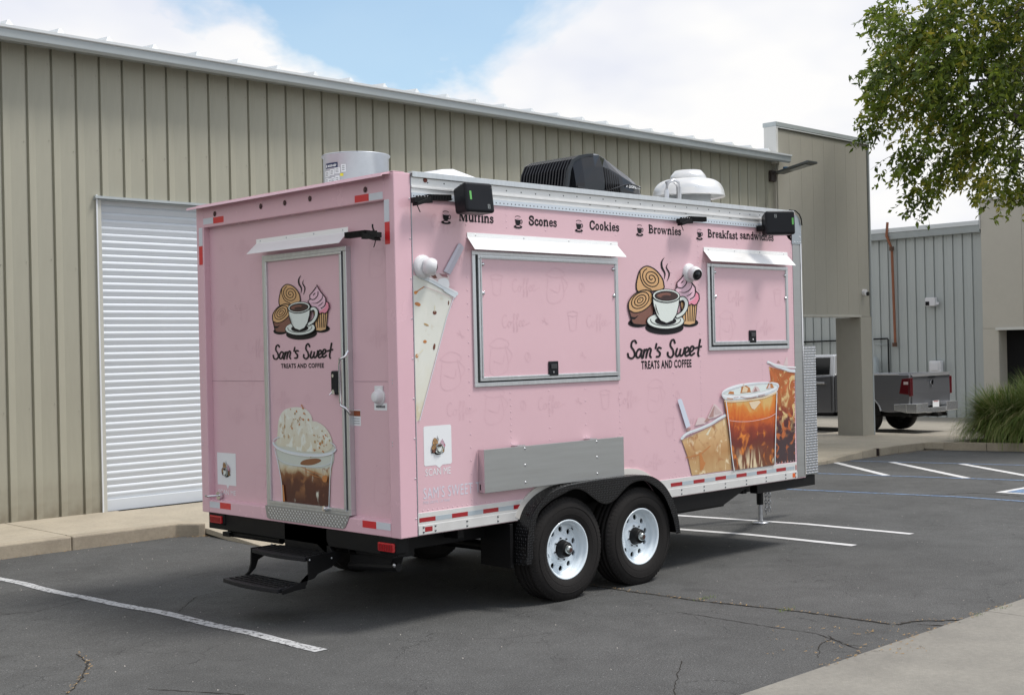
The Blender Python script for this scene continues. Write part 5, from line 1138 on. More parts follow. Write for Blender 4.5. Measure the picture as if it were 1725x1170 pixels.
for x,y in debris+[(r_.uniform(-1,2.1),6.25+r_.gauss(0,.03)) for _ in range(120)]+[(2.05+r_.gauss(0,.06),6.0+r_.gauss(0,.05)) for _ in range(30)]+[(r_.uniform(1,12),-2.59+r_.gauss(0,.015)) for _ in range(260)]+[G(r_.uniform(1300,1560),r_.uniform(1055,1105)) for _ in range(60)]+[(r_.uniform(14.5,18),5.6+.1*r_.random()) for _ in range(160)]:
    for _ in range(2):
        x_,y_=x+r_.gauss(0,.02),y+r_.gauss(0,.02); a=r_.uniform(0,6.28); L_=r_.uniform(.008,.03); z=H(x_,y_)+.008
        b.add([(x_,y_,z),(x_+L_*math.cos(a),y_+L_*math.sin(a),z+.003),(x_+L_*math.cos(a+.3),y_+L_*math.sin(a+.3),z+.006)],[(0,1,2)])
stuff(b.build('dry_debris',recalc=False))['label']='dry straw and leaf bits caught in the cracks and along the kerb'
b=mb(M('weed_green',(.10,.14,.03),.8))
for x0_,y0_ in [G(1190,1008),G(1325,1028),G(1650,1038),G(1690,1026),G(1560,745)]:
    for _ in range(30):
        x_,y_=x0_+r_.gauss(0,.05),y0_+r_.gauss(0,.015); z=H(x_,y_)+.002; a=r_.uniform(0,6.28)
        b.add([(x_,y_,z),(x_+.006,y_,z),(x_+.02*math.cos(a),y_+.02*math.sin(a),z+r_.uniform(.01,.03))],[(0,1,2)])
stuff(b.build('weeds',recalc=False))
# pebbles and small bright grit
b=mb(M('grit',(.35,.33,.30),.9))
for _ in range(500):
    x_,y_=r_.uniform(-4,9),r_.uniform(-2.5,6.2); z=H(x_,y_); q=r_.uniform(.002,.007)
    b.add([(x_-q,y_-q,z),(x_+q,y_-q*.6,z),(x_,y_+q,z),(x_,y_,z+q)],[(0,1,3),(1,2,3),(2,0,3)])
stuff(b.build('grit',recalc=False))
# ================================================================== METAL WAREHOUSE
BA=R(1.05); BOx=Vector((0,7.95,0))
def bframe(name): return empty(name,BOx,BA)
def BPx(px,py,off=0.):
    n=(-math.sin(BA),math.cos(BA),0); o=np.array([0,7.95,0.])-np.array(n)*off; p=hit(px,py,o,n); d=p-BOx
    return (d.x*math.cos(BA)+d.y*math.sin(BA), p.z)
wh=bframe('metal_warehouse'); tag(wh,'tan ribbed metal warehouse with white roll-up door behind the pink trailer','building')
tanm=M('tan_siding',(.365,.355,.283),.50,var=.06,vs=2.2,stretch=(1,1,.12),var2=.035,vs2=26,bump=.02,bs=3)
def grime(mt,z0,z1,col,amt):
    t=mt.node_tree; l_=t.links; p=t.nodes['Principled BSDF']; c=t.nodes.new('ShaderNodeTexCoord'); sp_=t.nodes.new('ShaderNodeSeparateXYZ'); l_.new(c.outputs['Object'],sp_.inputs[0])
    n=t.nodes.new('ShaderNodeTexNoise'); n.inputs['Scale'].default_value=7; n.inputs['Detail'].default_value=7; l_.new(c.outputs['Object'],n.inputs['Vector'])
    a=t.nodes.new('ShaderNodeMapRange'); a.inputs[1].default_value=z1; a.inputs[2].default_value=z0; l_.new(sp_.outputs[2],a.inputs[0])
    m_=t.nodes.new('ShaderNodeMath'); m_.operation='MULTIPLY'; l_.new(a.outputs[0],m_.inputs[0]); l_.new(n.outputs[0],m_.inputs[1]); m2=t.nodes.new('ShaderNodeMath'); m2.operation='MULTIPLY'; m2.inputs[1].default_value=amt; l_.new(m_.outputs[0],m2.inputs[0])
    mx_=t.nodes.new('ShaderNodeMix'); mx_.data_type='RGBA'; src=p.inputs['Base Color'].links[0].from_socket; l_.new(m2.outputs[0],mx_.inputs[0]); l_.new(src,mx_.inputs[6]); mx_.inputs[7].default_value=(*col,1); l_.new(mx_.outputs[2],p.inputs['Base Color'])
grime(tanm,.0,.55,(.16,.13,.09),1.0)
def panelmesh(z0,z1,m_,p=.305):
    prof=[(0,-.002),(.004,.034),(.026,.034),(.036,0.),(.125,.020),(.296,.002),(.3048,-.002)]
    # depth positive = into the wall
    b=mb(m_); vs=[(x,d,z) for z in (z0,z1) for x,d in prof]; n_=len(prof); b.add(vs,[(i,i+1,n_+i+1,n_+i) for i in range(n_-1)])
    b.add([(prof[0][0],.06,z0),(prof[-1][0],.06,z0),(prof[-1][0],.06,z1),(prof[0][0],.06,z1)],[(3,2,1,0)])
    return b.mesh('wall_panel')
full=panelmesh(-.4,5.60,tanm); above=panelmesh(3.845,5.60,tanm)
k0=-22; x0_=.107
while k0<54:
    x=x0_+k0*.305
    if x>16.55: break
    over=1.90<x+.15<5.56
    o=inst(above if over else full,'wall_panel',wh,(x,0,0)); k0+=1
boxo('wall_core',wh,M('dark_inside',(.02,.02,.02),.9),-7,16.7,.30,18,-.4,5.55)
b=mb(tanm); b.box(-7,1.88,.07,.30,-.4,5.55); b.box(5.58,16.7,.07,.30,-.4,5.55); b.box(1.88,5.58,.07,.30,3.86,5.55); b.build('wall_backing',wh)
# screws
b=mb(M('screw_grey',(.30,.29,.25),.5,.3))
for k in range(-2,50):
    for z in (1.3,3.0,4.4,5.3):
        x=.107+k*.305+.30-.02
        if not(1.9<x<5.6 and z<3.9): b.dome((x,-.002,z+((k*37)%7-3)*.02),.007,'-y',5,.005)
stuff(b.build('wall_screw',wh))
trim=M('grey_trim',(.42,.46,.47),.42,.15,var=.05,vs=3); trimw=M('light_trim',(.66,.69,.70),.4,.1)
b=mb(trim); ex1=16.72
b.prism([(-7,-.30,5.49),(-7,-.34,5.52),(-7,-.35,5.62),(-7,-.30,5.62)],(ex1+7,0,0)); b.build('eave_gutter',wh,.006)
b=mb(trim); b.box(-7,ex1-.05,-.298,.02,5.545,5.56); b.build('soffit',wh)
b=mb(trimw); b.prism([(-7,-.37,5.625),(-7,-.36,5.615),(-7,12,6.5),(-7,12,6.55),(-7,-.37,5.655)],(ex1+7,0,0)); rfp=b.build('roof_sheet',wh)
rb_=mb(trimw); rb_.add([(-.045,-.36,5.655),(.045,-.36,5.655),(.012,-.34,5.715),(-.012,-.34,5.715),(-.045,12,6.55),(.045,12,6.55),(.012,12,6.61),(-.012,12,6.61)],[(0,1,2,3),(0,4,5,1),(1,5,6,2),(2,6,7,3),(3,7,4,0)]); rbm=rb_.mesh('roof_rib')
for k in range(-10,26): inst(rbm,'roof_rib',wh,(.691+k*.609,0,0))
# roll-up door
rd=empty('roll_up_door',(0,0,0),0,wh)
slatm=M('door_white',(.64,.685,.73),.6,.05,var=.03,vs=2)
b=mb(slatm); prof=[(.005,0),(.0,.010),(.000,.034),(-.006,.046),(-.007,.060),(-.003,.074),(.005,.0845)]
vs=[(x,y,z) for x in (1.945,5.52) for y,z in prof]; n_=len(prof); b.add(vs,[(i,i+1,n_+i+1,n_+i) for i in range(n_-1)],True); slm=b.mesh('door_slat')
for k in range(44): inst(slm,'door_slat',rd,(0,.09,.16+k*.0855))
boxo('bottom_bar',rd,slatm,1.945,5.52,.07,.11,.012,.158,.006)
jm=M('jamb',(.50,.50,.45),.5); boxo('door_jamb',rd,jm,1.893,1.945,-.006,.20,-.3,3.80,.003); boxo('door_jamb',rd,jm,5.52,5.58,-.006,.20,-.3,3.80,.003)
b=mb(M('jamb_light',(.72,.75,.78),.4)); b.box(1.875,1.892,-.02,-.0065,-.3,3.86); b.build('door_trim',rd)
b=mb(trim); b.box(1.85,5.62,-.05,.0,3.815,3.845); b.box(1.85,5.62,-.004,.10,3.80,3.812); b.build('head_flashing',rd)
# flood light under the eave end
fl=bframe('wall_flood_light'); tag(fl,'flat dark flood light on a bracket under the end of the warehouse eave','flood light')
fxx,fz=BPx(1299,293); 
b=mb(M('bronze',(.03,.02,.018),.5)); b.box(fxx-.09,fxx+.09,-.07,.0,fz-.16,fz+.06); b.build('wall_box',fl,.01)
b=mb(M('bronze2',(.05,.045,.042),.4)); b.tube([(fxx,-.06,fz),(fxx+.02,-.20,fz+.01)],.03,8); b.build('light_arm',fl)
p1=BPx(1365,285,1.0); 
b=mb(M('flood_grey',(.10,.11,.11),.4,.3)); b.prism([(fxx-.10,-.18,fz-.02),(fxx+.16,-.18,fz-.02),(fxx+.20,-.95,fz+.11),(fxx-.16,-.95,fz+.11)],(0,0,.045)); b.build('light_head',fl,.01)
b=mb(M('led_panel',(.35,.37,.38),.3)); b.prism([(fxx-.06,-.45,fz+.020),(fxx+.12,-.45,fz+.020),(fxx+.15,-.85,fz+.087),(fxx-.10,-.85,fz+.087)],(0,0,-.006)); b.build('light_lens',fl)
b=mb(M('sensor_blue',(.02,.12,.25),.3)); b.cyl((fxx+.06,-.30,fz+.05),.05,.06,'z',12); b.build('light_sensor',fl)
# ================================================================== ENTRANCE SCREEN WALL
gw=bframe('entrance_screen_wall'); tag(gw,'grey panelled screen wall with square opening and heavy column at the warehouse end','wall')
gm=M('screen_grey',(.36,.345,.295),.6,var=.03,vs=1.5,var2=.03,vs2=12,stretch=(1,1,.5)); gmw=M('screen_light',(.62,.62,.60),.55)
gx0,gx1,gop,gtop,gz=16.55,20.22,19.73,6.25,2.415
b=mb(gm); b.box(gx0+.02,gx1,-.07,.16,gz,gtop); b.box(gx0+.3,gx0+.75,-.07,.50,-.5,gz); b.box(gop,gx1,-.07,.52,-.5,gz); b.build('wall_core',gw,.008)
pnm=mb(gm); pnm.box(0,.437,-.0,.02,gz+.02,gtop-.06); pm=pnm.mesh('face_panel')
for k in range(8): inst(pm,'face_panel',gw,(gx0+.06+k*.441,-.092,0))
b=mb(gm); b.box(gop,gx1,-.10,-.0705,-.5,gz+.01); b.build('column_face',gw,.004)
b=mb(trim); b.box(gx0-.02,gx1+.03,-.13,.19,gtop,gtop+.09); b.mat(trimw); b.box(gx0-.015,gx1+.02,-.125,-.1005,gtop-.03,gtop-.002); b.build('wall_cap',gw,.006)
b=mb(gmw); b.box(gx0-.012,gx0+.019,-.12,.17,5.5,gtop); b.box(gx0-.010,gx0+.055,-.122,-.0925,5.6,gtop-.03); b.build('end_trim',gw,.004)
b=mb(M('opening_trim',(.45,.44,.39),.5)); b.box(gx0+.7,gop+.02,-.115,-.0705,gz,gz+.05); b.build('opening_trim',gw,.004)
b=mb(trim); b.box(gx1-.02,gx1+.02,-.112,.0,-.5,gtop); b.build('corner_trim',gw,.004)
sc_=bframe('security_camera'); tag(sc_,'tiny white security camera with black eye on the screen wall beside the opening','camera')
cx5,cz5=BPx(1457,494,.12); b=mb(whitep); b.cyl((cx5-.02,-.16,cz5+.02),.07,.07,'y',14); b.build('camera_base',sc_,.01); b=mb(blackg); b.cyl((cx5+.03,-.19,cz5-.01),.045,.04,'y',12); b.build('camera_lens',sc_)
# ================================================================== FAR BUILDING
fb_=empty('far_metal_building',(31,0,0)); tag(fb_,'pale grey ribbed metal building facing the truck with a taller tan wing','building')
fgm=M('far_siding',(.43,.46,.45),.5,var=.04,vs=1.5,stretch=(1,1,.3))
prof=[(0,0),(.006,.045),(.035,.045),(.055,-.004),(.15,.012),(.298,.0),(.305,0)]
b=mb(fgm); vs=[(d,-y,z) for z in (-.8,5.05) for y,d in prof]; n_=len(prof); b.add(vs,[(i,i+1,n_+i+1,n_+i) for i in range(n_-1)]); fm=b.mesh('wall_panel')
for k in range(62): inst(fm,'wall_panel',fb_,(0,10.86+.305*(k+1),0))
boxo('wall_core',fb_,fgm,.06,14,10.9,29.7,-.8,5.0)
b=mb(trim); b.prism([(-.16,10.83,5.02),(-.20,10.83,5.22),(.1,10.83,5.22),(.1,10.83,5.02)],(0,19,0)); b.mat(trimw); b.box(-.22,.3,10.83,29.8,5.221,5.36); b.build('eave_gutter',fb_,.01)
tanp=M('far_tan',(.50,.475,.41),.6,var=.03,vs=1.2,var2=.02,vs2=9)
b=mb(tanp); b.box(-.13,.35,10.32,10.80,-.8,5.92); b.box(-.13,.35,4.0,10.32,2.15,5.92); b.box(-.13,.35,-6,4.0,-.8,5.92); b.build('wing_core',fb_)
b=mb(tanp); b.box(-.155,-.1305,0,1.213,0,3.70); pme=b.mesh('face_panel')
for k in range(13): inst(pme,'face_panel',fb_,(0,10.80-1.22*(k+1),2.19))
b=mb(tanp); b.box(-.155,-.1305,10.33,10.80,-.8,2.18); b.build('face_panel',fb_)
b=mb(gmw); b.box(-.19,.38,-6.0,10.86,5.921,6.0); b.box(-.17,-.0,10.802,10.85,5.1,5.92); b.build('wing_cap',fb_,.01)
b=mb(M('opening_white',(.62,.62,.58),.5)); b.box(-.20,-.1555,4.0,10.4,2.13,2.21); b.build('opening_head',fb_)
boxo('dark_doorway',fb_,M('doorway_dark',(.012,.012,.013),.9),.36,.40,3.9,10.4,-.8,2.3)
def X31(px,py,off=0.): p=hit(px,py,(31-off,0,0),(1,0,0)); return (p.y,p.z)
dp=empty('downpipe',(31,0,0)); tag(dp,'rusty orange downpipe with a kink running down the grey ribbed wall','downpipe')
b=mb(M('rust_orange',(.27,.10,.05),.6,var=.2,vs=3)); P=[X31(*q,.22) for q in ((1450+170/3.775,330+168/3.775),(1450+166/3.775,330+255/3.775),(1450+185/3.775,330+335/3.775),(1450+205/3.775,330+945/3.775))]
b.tube([(-.22,P[0][0],P[0][1]),(-.24,P[1][0],P[1][1]),(-.10,P[2][0],P[2][1]),(-.08,P[3][0],P[3][1])],.042,8); b.build('pipe',dp)
b=mb(M('rust_dark',(.10,.05,.03),.7)); 
for q in P[1:]: b.tube([(-.12,q[0],q[1]+.06),(-.12,q[0],q[1]-.06)],.075,8)
b.build('pipe_clamp',dp)
cdt=empty('wall_conduit',(31,0,0)); tag(cdt,'thin black pipe turning down the grey wall above the truck bed','pipe')
b=mb(blackm); P=[X31(*q,.1) for q in ((1300,578),(1496,570),(1498,640))]; b.tube([(-.1,P[0][0],P[0][1]),(-.1,P[1][0]+.02,P[1][1]),(-.1,P[1][0],P[1][1]-.03),(-.1,P[2][0],P[2][1]),(-.1,P[2][0],-.3)],.028,6); b.build('pipe',cdt)
b=mb(trim); P=[X31(*q,.06) for q in ((1474,580),(1500,580))]; b.tube([(-.06,P[0][0],P[0][1]),(-.06,P[1][0],P[1][1])],.016,6); b.build('thin_pipe',cdt)
for (px,py,s_,lb,cat,nm) in ((1567,510,.20,'small white wall light high on the grey ribbed wall','wall light','wall_light'),(1578,618,.22,'white utility box low on the grey wall above the tailgate','utility box','utility_box')):
    y_,z_=X31(px,py,.1); q=empty(nm,(31,y_,z_)); tag(q,lb,cat); b=mb(whitep)
    if s_==.20: 
        b.prism([(-.04,-.20,-.10),(-.04,.12,-.10),(-.04,.12,.16),(-.04,-.20,.16)],(-.16,0,0)); b.build('light_body',q,.02); b=mb(blackm); b.box(-.21,-.2005,-.02,.10,-.08,.04); b.build('light_lens',q); b=mb(whitep); b.cyl((-.10,-.22,-.06),.06,.08,'z',10); b.build('light_sensor',q)
    else: 
        b.box(-.22,-.03,-.19,.19,-.17,.19); b.build('box_body',q,.03); b=mb(trim); b.tube([(-.08,-.05,-.17),(-.08,-.05,-.9)],.04,8); b.build('box_conduit',q); b=mb(whitep); b.box(-.24,-.2205,-.12,.12,-.10,.12); b.build('box_lid',q,.01)
tk_=empty('utility_tank',(30.6,X31(1478,620)[0],0)); tag(tk_,'grey cylinder standing against the wall between the column and truck bed','tank'); b=mb(trim); b.lathe([(.0001,1.45),(.2,1.42),(.26,1.3),(.26,-.45)],(0,0,0),'z',20); b.build('tank_body',tk_); b=mb(steeld); b.cyl((0,0,1.44),.06,.08,'z',10); b.build('tank_cap',tk_)
# ================================================================== PICKUP TRUCK
pk=empty('pickup_truck',(22.9,8.82,H(22.9,9.6)+.006)); tag(pk,'grey crew cab pickup truck parked behind the screen wall column','pickup truck')
tg_=M('truck_grey',(.19,.195,.21),.22,.45,coat=1.); tsi=M('truck_silver',(.50,.51,.53),.25,.5,coat=.6)
def yz(b,pts,x0,x1): b.prism([(x0,y,z) for y,z in pts],(x1-x0,0,0))
def archp(yc,r0,n_=12,z0=.42): return [(yc+r0*math.cos(math.pi-math.pi*i/n_),z0+r0*math.sin(math.pi-math.pi*i/n_)) for i in range(n_+1)]
b=mb(tg_); yz(b,[(.05,.55),(.55,.52)]+[(y,max(z,.5)) for y,z in archp(1.28,.50)][1:-1]+[(2.0,.50),(2.05,.48),(2.05,1.43),(.0,1.45),(-.01,1.0)],0,.10); yz(b,[(.05,.55),(.55,.52)]+[(y,max(z,.5)) for y,z in archp(1.28,.50)][1:-1]+[(2.0,.50),(2.05,.48),(2.05,1.43),(.0,1.45),(-.01,1.0)],1.93,2.03); b.box(.10,1.93,.06,2.04,.80,.90); b.box(.10,1.93,1.98,2.04,.9,1.40)
b.build('cargo_bed',pk,.045,4)
b=mb(tg_); yz(b,[(2.07,.48),(4.2,.45),(4.25,.8)]+[(y,max(z,.5)) for y,z in archp(4.80,.50)][1:-1]+[(5.75,.55),(5.85,.8),(5.82,1.1),(5.6,1.22),(4.55,1.28),(3.9,1.32),(2.07,1.44)],0,2.03); b.build('cab_body',pk,.05,3)
b=mb(tsi); 
def gh(x0,x1,yy): return None
lo=[(2.09,1.44),(4.45,1.30)]; hi=[(2.16,1.93),(2.5,1.97),(3.5,1.96),(3.75,1.90)]
vs=[(.02,2.09,1.43),(2.01,2.09,1.43),(2.01,4.5,1.29),(.02,4.5,1.29),(.20,2.18,1.94),(1.83,2.18,1.94),(1.80,3.75,1.93),(.23,3.75,1.93)]
b.add(vs,[(4,5,6,7),(0,1,5,4),(1,2,6,5),(2,3,7,6),(3,0,4,7)]); b.build('cab_roof',pk,.05,3)
gl=M('truck_glass',(.008,.009,.010),.08,coat=.3)
def sideq(y0,z0,y1,z1,y2,z2,y3,z3,off=.006):
    def X(z): return .02+(.18)*(z-1.43)/.51-off
    return [(X(z0),y0,z0),(X(z1),y1,z1),(X(z2),y2,z2),(X(z3),y3,z3)]
b=mb(gl); b.poly(sideq(2.20,1.45,3.02,1.42,3.02,1.86,2.26,1.87)); b.build('rear_door_window',pk); b=mb(gl); b.poly(sideq(3.10,1.42,4.05,1.37,3.70,1.82,3.10,1.84)); b.build('front_door_window',pk)
b=mb(gl); b.add([(.25,2.10,1.50),(1.78,2.10,1.50),(1.70,2.165,1.88),(.33,2.165,1.88)],[(0,1,2,3)]); b.build('rear_window',pk)
b=mb(M('seam_black',(.01,.01,.01),.6))
for y_ in (2.14,3.06,4.15): b.box(-.003,-.0005,y_,y_+.010,.52,1.40)
b.build('door_seam',pk)
for y_ in (2.30,3.3): boxo('door_handle',pk,chrome,-.045,-.004,y_,y_+.26,1.20,1.25,.01)
b=mb(tg_); b.prism([(.09,-.02,.66),(1.94,-.02,.66),(1.96,-.03,1.0),(1.94,-.02,1.43),(.09,-.02,1.43),(.07,-.03,1.0)],(0,.05,0)); b.prism([(.08,-.055,1.38),(1.95,-.055,1.38),(1.95,.0,1.455),(.08,.0,1.455)],(0,.03,.0)); tgt=b.build('tailgate',pk,.03,3)
b=mb(chrome); b.prism([(.97,-.058,1.18),(1.03,-.058,1.14),(1.06,-.058,1.22),(1.06,-.058,1.28),(.97,-.058,1.29),(.93,-.058,1.25),(.92,-.058,1.20)],(0,.01,0)); b.build('emblem',tgt,.004)
b=mb(blackp); b.box(.85,1.17,-.062,-.052,1.335,1.37); b.build('tailgate_handle',tgt,.004)
for s_ in (0,1):
    x_=lambda a: a if not s_ else 2.03-a
    b=mb(M('tail_lamp_red',(.09,.006,.010),.15,coat=.5)); xa,xc=sorted((x_(-.012),x_(.10))); b.box(xa,xc,-.035,.02,.92,1.36); b.prism([(xa,.02,.95),(xa,.28,.98),(xa,.20,1.34),(xa,.02,1.36)],(xc-xa,0,0)); tl=b.build('tail_lamp',pk,.012,2)
    b=mb(M('lamp_clear',(.55,.45,.45),.2)); xa,xc=sorted((x_(-.0135),x_(-.0125))); b.box(xa,xc,.03,.15,1.20,1.27); b.build('lamp_lens',tl)
chb=M('bumper_chrome',(.80,.82,.84),.12,.8); b=mb(chb)
for xa,xc in ((-.01,.55),(1.48,2.04)): b.box(xa,xc,-.18,.10,.52,.74)
b.box(.55,1.48,-.16,.05,.50,.62); b.prism([(-.01,.1,.52),(-.01,.42,.58),(-.01,.42,.72),(-.01,.1,.74)],(.02,0,0)); b.build('rear_bumper',pk,.03,3)
b=mb(white); b.box(.86,1.17,-.135,-.128,.63,.78); pl_=b.build('licence_plate',pk); b=mb(redd); b.box(.90,1.13,-.137,-.1355,.755,.772); b.build('plate_band',pl_)
b=mb(blackm); b.box(.12,1.91,.1,5.5,.42,.56); b.box(-.0,2.03,2.1,4.2,.40,.47); b.box(.3,1.7,-.05,.3,.42,.55); b.tube([(1.6,-.1,.42),(1.6,.9,.42)],.04,8); b.box(.92,1.1,-.24,.1,.40,.47); b.build('underbody',pk,.01)
b=mb(tsi); b.tube([(-.006,y,z) for y,z in archp(1.28,.52,14,.44) if z>.5],.022,6); b.build('arch_flare',pk)
b=mb(blackm); b.prism([(-.003,y,z) for y,z in archp(1.28,.49,14,.44)],(.05,0,0)); b.build('wheel_well',pk)
b=mb(tsi); b.box(-.012,.03,.28,2.05,1.425,1.452); b.build('bed_rail',pk,.01)
b=mb(M('truck_crease',(.12,.12,.12),.4)); b.box(-.004,-.0005,.3,2.05,.86,.872); b.build('body_crease',pk)
tw=mb(rubber); tw.lathe([(.22,-.13),(.36,-.14),(.40,-.11),(.405,0),(.40,.11),(.36,.14),(.22,.13)],(0,0,0),'x',36); twm=tw.mesh('tyre')
rw_=mb(steeld); rw_.lathe([(.23,-.12),(.22,-.09),(.05,-.07),(.0001,-.08)],(0,0,0),'x',30); rwm=rw_.mesh('rim')
for x_,y_,rz_ in ((.16,1.28,0),(1.87,1.28,math.pi),(.16,4.80,0),(1.87,4.80,math.pi)):
    e=empty('wheel',(x_,y_,.40),rz_,pk); inst(twm,'tyre',e); inst(rwm,'rim',e)
# ================================================================== PLANTER, GRASS CLUMP, TREE
pl=empty('planter_bed',(0,0,0)); struct(pl); px0=18.03
for i in range(8):
    y_=5.84-1.25*i; slab('curb_stone',[(px0,y_-1.24),(px0+.15,y_-1.24),(px0+.15,y_),(px0,y_)],lambda x,y:H(x,y)+.15,.3,curbm,pl,.014)
slab('curb_stone',[(px0+.155,5.15),(22,5.15),(22,5.30),(px0+.155,5.30)],lambda x,y:H(x,y)+.15,.3,curbm,pl,.014)
slab('planter_soil',[(px0+.15,5.15),(22,5.15),(22,-4.7),(px0+.15,-4.7)],lambda x,y:H(x,y)+.11,.2,M('soil',(.09,.065,.045),.95,var=.3,vs=8,bump=.5,bs=20),pl,0)
def leafmat(name,c1,c2,c3,rough=.5):
    mt=bpy.data.materials.new(name); mt.use_nodes=True; t=mt.node_tree; p=t.nodes['Principled BSDF']; l_=t.links; p.inputs['Roughness'].default_value=rough
    a=t.nodes.new('ShaderNodeAttribute'); a.attribute_name='tint'; r_=t.nodes.new('ShaderNodeValToRGB'); e=r_.color_ramp.elements; e.new(.5)
    for i,(q,c) in enumerate(((0,c1),(.5,c2),(1,c3))): e[i].position=q; e[i].color=(*c,1)
    l_.new(a.outputs['Fac'],r_.inputs[0]); l_.new(r_.outputs[0],p.inputs['Base Color'])
    tr=t.nodes.new('ShaderNodeBsdfTranslucent'); mxs=t.nodes.new('ShaderNodeMixShader'); mxs.inputs[0].default_value=.35; l_.new(r_.outputs[0],tr.inputs[0]); l_.new(p.outputs[0],mxs.inputs[1]); l_.new(tr.outputs[0],mxs.inputs[2]); l_.new(mxs.outputs[0],t.nodes['Material Output'].inputs[0]); return mt
def npmesh(name,V,Fc,tint,m_,parent=None):
    me=bpy.data.meshes.new(name); nf,k=Fc.shape; me.vertices.add(len(V)); me.vertices.foreach_set('co',V.astype(np.float32).ravel()); me.loops.add(nf*k); me.loops.foreach_set('vertex_index',Fc.astype(np.int32).ravel()); me.polygons.add(nf); me.polygons.foreach_set('loop_start',np.arange(0,nf*k,k,dtype=np.int32)); me.materials.append(m_)
    at_=me.attributes.new('tint','FLOAT','POINT'); at_.data.foreach_set('value',tint.astype(np.float32)); me.update(calc_edges=True); me.validate(); o=bpy.data.objects.new(name,me); return link(o,parent)
def grass(cx,cy,rad,hgt,n_,parent):
    z0=H(cx,cy)+.11; a=rng.uniform(0,2*np.pi,n_); r0=rad*.46*np.sqrt(rng.uniform(0,1,n_)); bx=cx+r0*np.cos(a); by=cy+r0*np.sin(a); L=hgt*rng.uniform(.75,1.45,n_); lean=rng.uniform(.10,1.0,n_)**.7*1.35*rng.choice([1,1,.55],n_); az=a+rng.normal(0,.5,n_); K=7; wd=rng.uniform(.006,.012,n_)
    V=np.zeros((n_,K,2,3)); T_=np.zeros((n_,K,2)); tn=rng.uniform(0,1,n_); tn=np.where(rng.uniform(0,1,n_)<.1,1,tn*.75)
    x=bx.copy(); y=by.copy(); z=np.full(n_,z0); ang=lean*rng.uniform(.2,.75,n_)
    for k in range(K):
        w_=wd*(1-k/(K-1))**.6+.0008; sx,sy=-np.sin(az),np.cos(az)
        V[:,k,0]=np.stack([x-sx*w_,y-sy*w_,z],1); V[:,k,1]=np.stack([x+sx*w_,y+sy*w_,z],1); T_[:,k,:]=tn[:,None]
        st=L/(K-1); x=x+np.cos(az)*np.sin(ang)*st; y=y+np.sin(az)*np.sin(ang)*st; z=z+np.cos(ang)*st; ang=ang+lean*(.16+.11*k)
    V[:,:,:,2]=np.maximum(V[:,:,:,2],z0-.12)
    i=np.arange(n_)[:,None]*K*2; k=np.arange(K-1)[None,:]*2; q=(i+k).ravel(); Fc=np.stack([q,q+1,q+3,q+2],1)
    return npmesh('grass_blades',V.reshape(-1,3),Fc,T_.ravel(),MATS2['grass'],parent)
MATS2={'grass':leafmat('grass_blade',(.10,.17,.03),(.20,.28,.06),(.55,.48,.25)),'leaf':leafmat('tree_leaf',(.060,.10,.012),(.20,.27,.026),(.46,.40,.06),.45)}
for i,(px,d_,rad,hg,n_,lb) in enumerate(((1708,1.0,.95,.88,9000,'large arching clump of green ornamental grass nearest the truck'),(1790,.9,1.1,1.10,8000,'taller ornamental grass clump cut by the right edge of the photo'))):
    x_=px0+.15+d_; y_=hit(px,745,(x_,0,0),(1,0,0)).y
    e=empty('grass_clump',(0,0,0)); tag(e,lb,'ornamental grass','grass clumps in the planter'); stuff(grass(x_,y_,rad,hg,n_,e)); b=mb(M('grass_crown',(.08,.06,.03),.9)); b.lathe([(rad*.4,0),(rad*.35,.08),(.0001,.14)],(x_,y_,H(x_,y_)+.11),'z',14); b.build('root_crown',e)
tr_=empty('shade_tree',(20.6,3.2,H(20,3.2))); tag(tr_,'large shade tree overhanging the lot from the top right','tree')
bark=M('bark',(.07,.055,.045),.9,var=.3,vs=10,bump=.6,bs=18)
def limb(b,p0,p1,r0,r1,seed,n_=7,sag=.0):
    r_=random.Random(seed); p0,p1=Vector(p0),Vector(p1); P=[]; j=(p1-p0).length*.04
    for i in range(n_+1):
        t_=i/n_; q=p0.lerp(p1,t_); q+=Vector((r_.gauss(0,j),r_.gauss(0,j),r_.gauss(0,j)*.5+sag*math.sin(math.pi*t_)))*(1 if 0<i<n_ else 0); P.append(q)
    b.tube(P,r0,7,r1); return P
b=mb(bark); P=limb(b,(0,0,-.1),(.15,.1,3.6),.24,.19,1); b.build('trunk',tr_)
C0=Vector((0,.2,8.3)); ends=[]; b=mb(bark); r_=random.Random(21)
mains=[]
for i in range(11):
    a=2*math.pi*i/11+r_.uniform(-.2,.2); el=r_.uniform(.0,1.1); tip=C0+Vector((4.0*math.cos(a)*math.cos(el),4.0*math.sin(a)*math.cos(el),3.0*math.sin(el)-1.0))
    P=limb(b,(.15,.1,3.2+r_.random()*.6),tip,.10,.022,30+i,9,.5); mains.append(P)
    for q in range(7):
        s_=P[3+q%6]; a2=a+r_.uniform(-1.2,1.2); t2=s_+Vector((1.5*math.cos(a2),1.5*math.sin(a2),r_.uniform(-.9,.9))); P2=limb(b,s_,t2,.03,.008,100+i*9+q,5,.1); mains.append(P2)
b.build('limb',tr_)
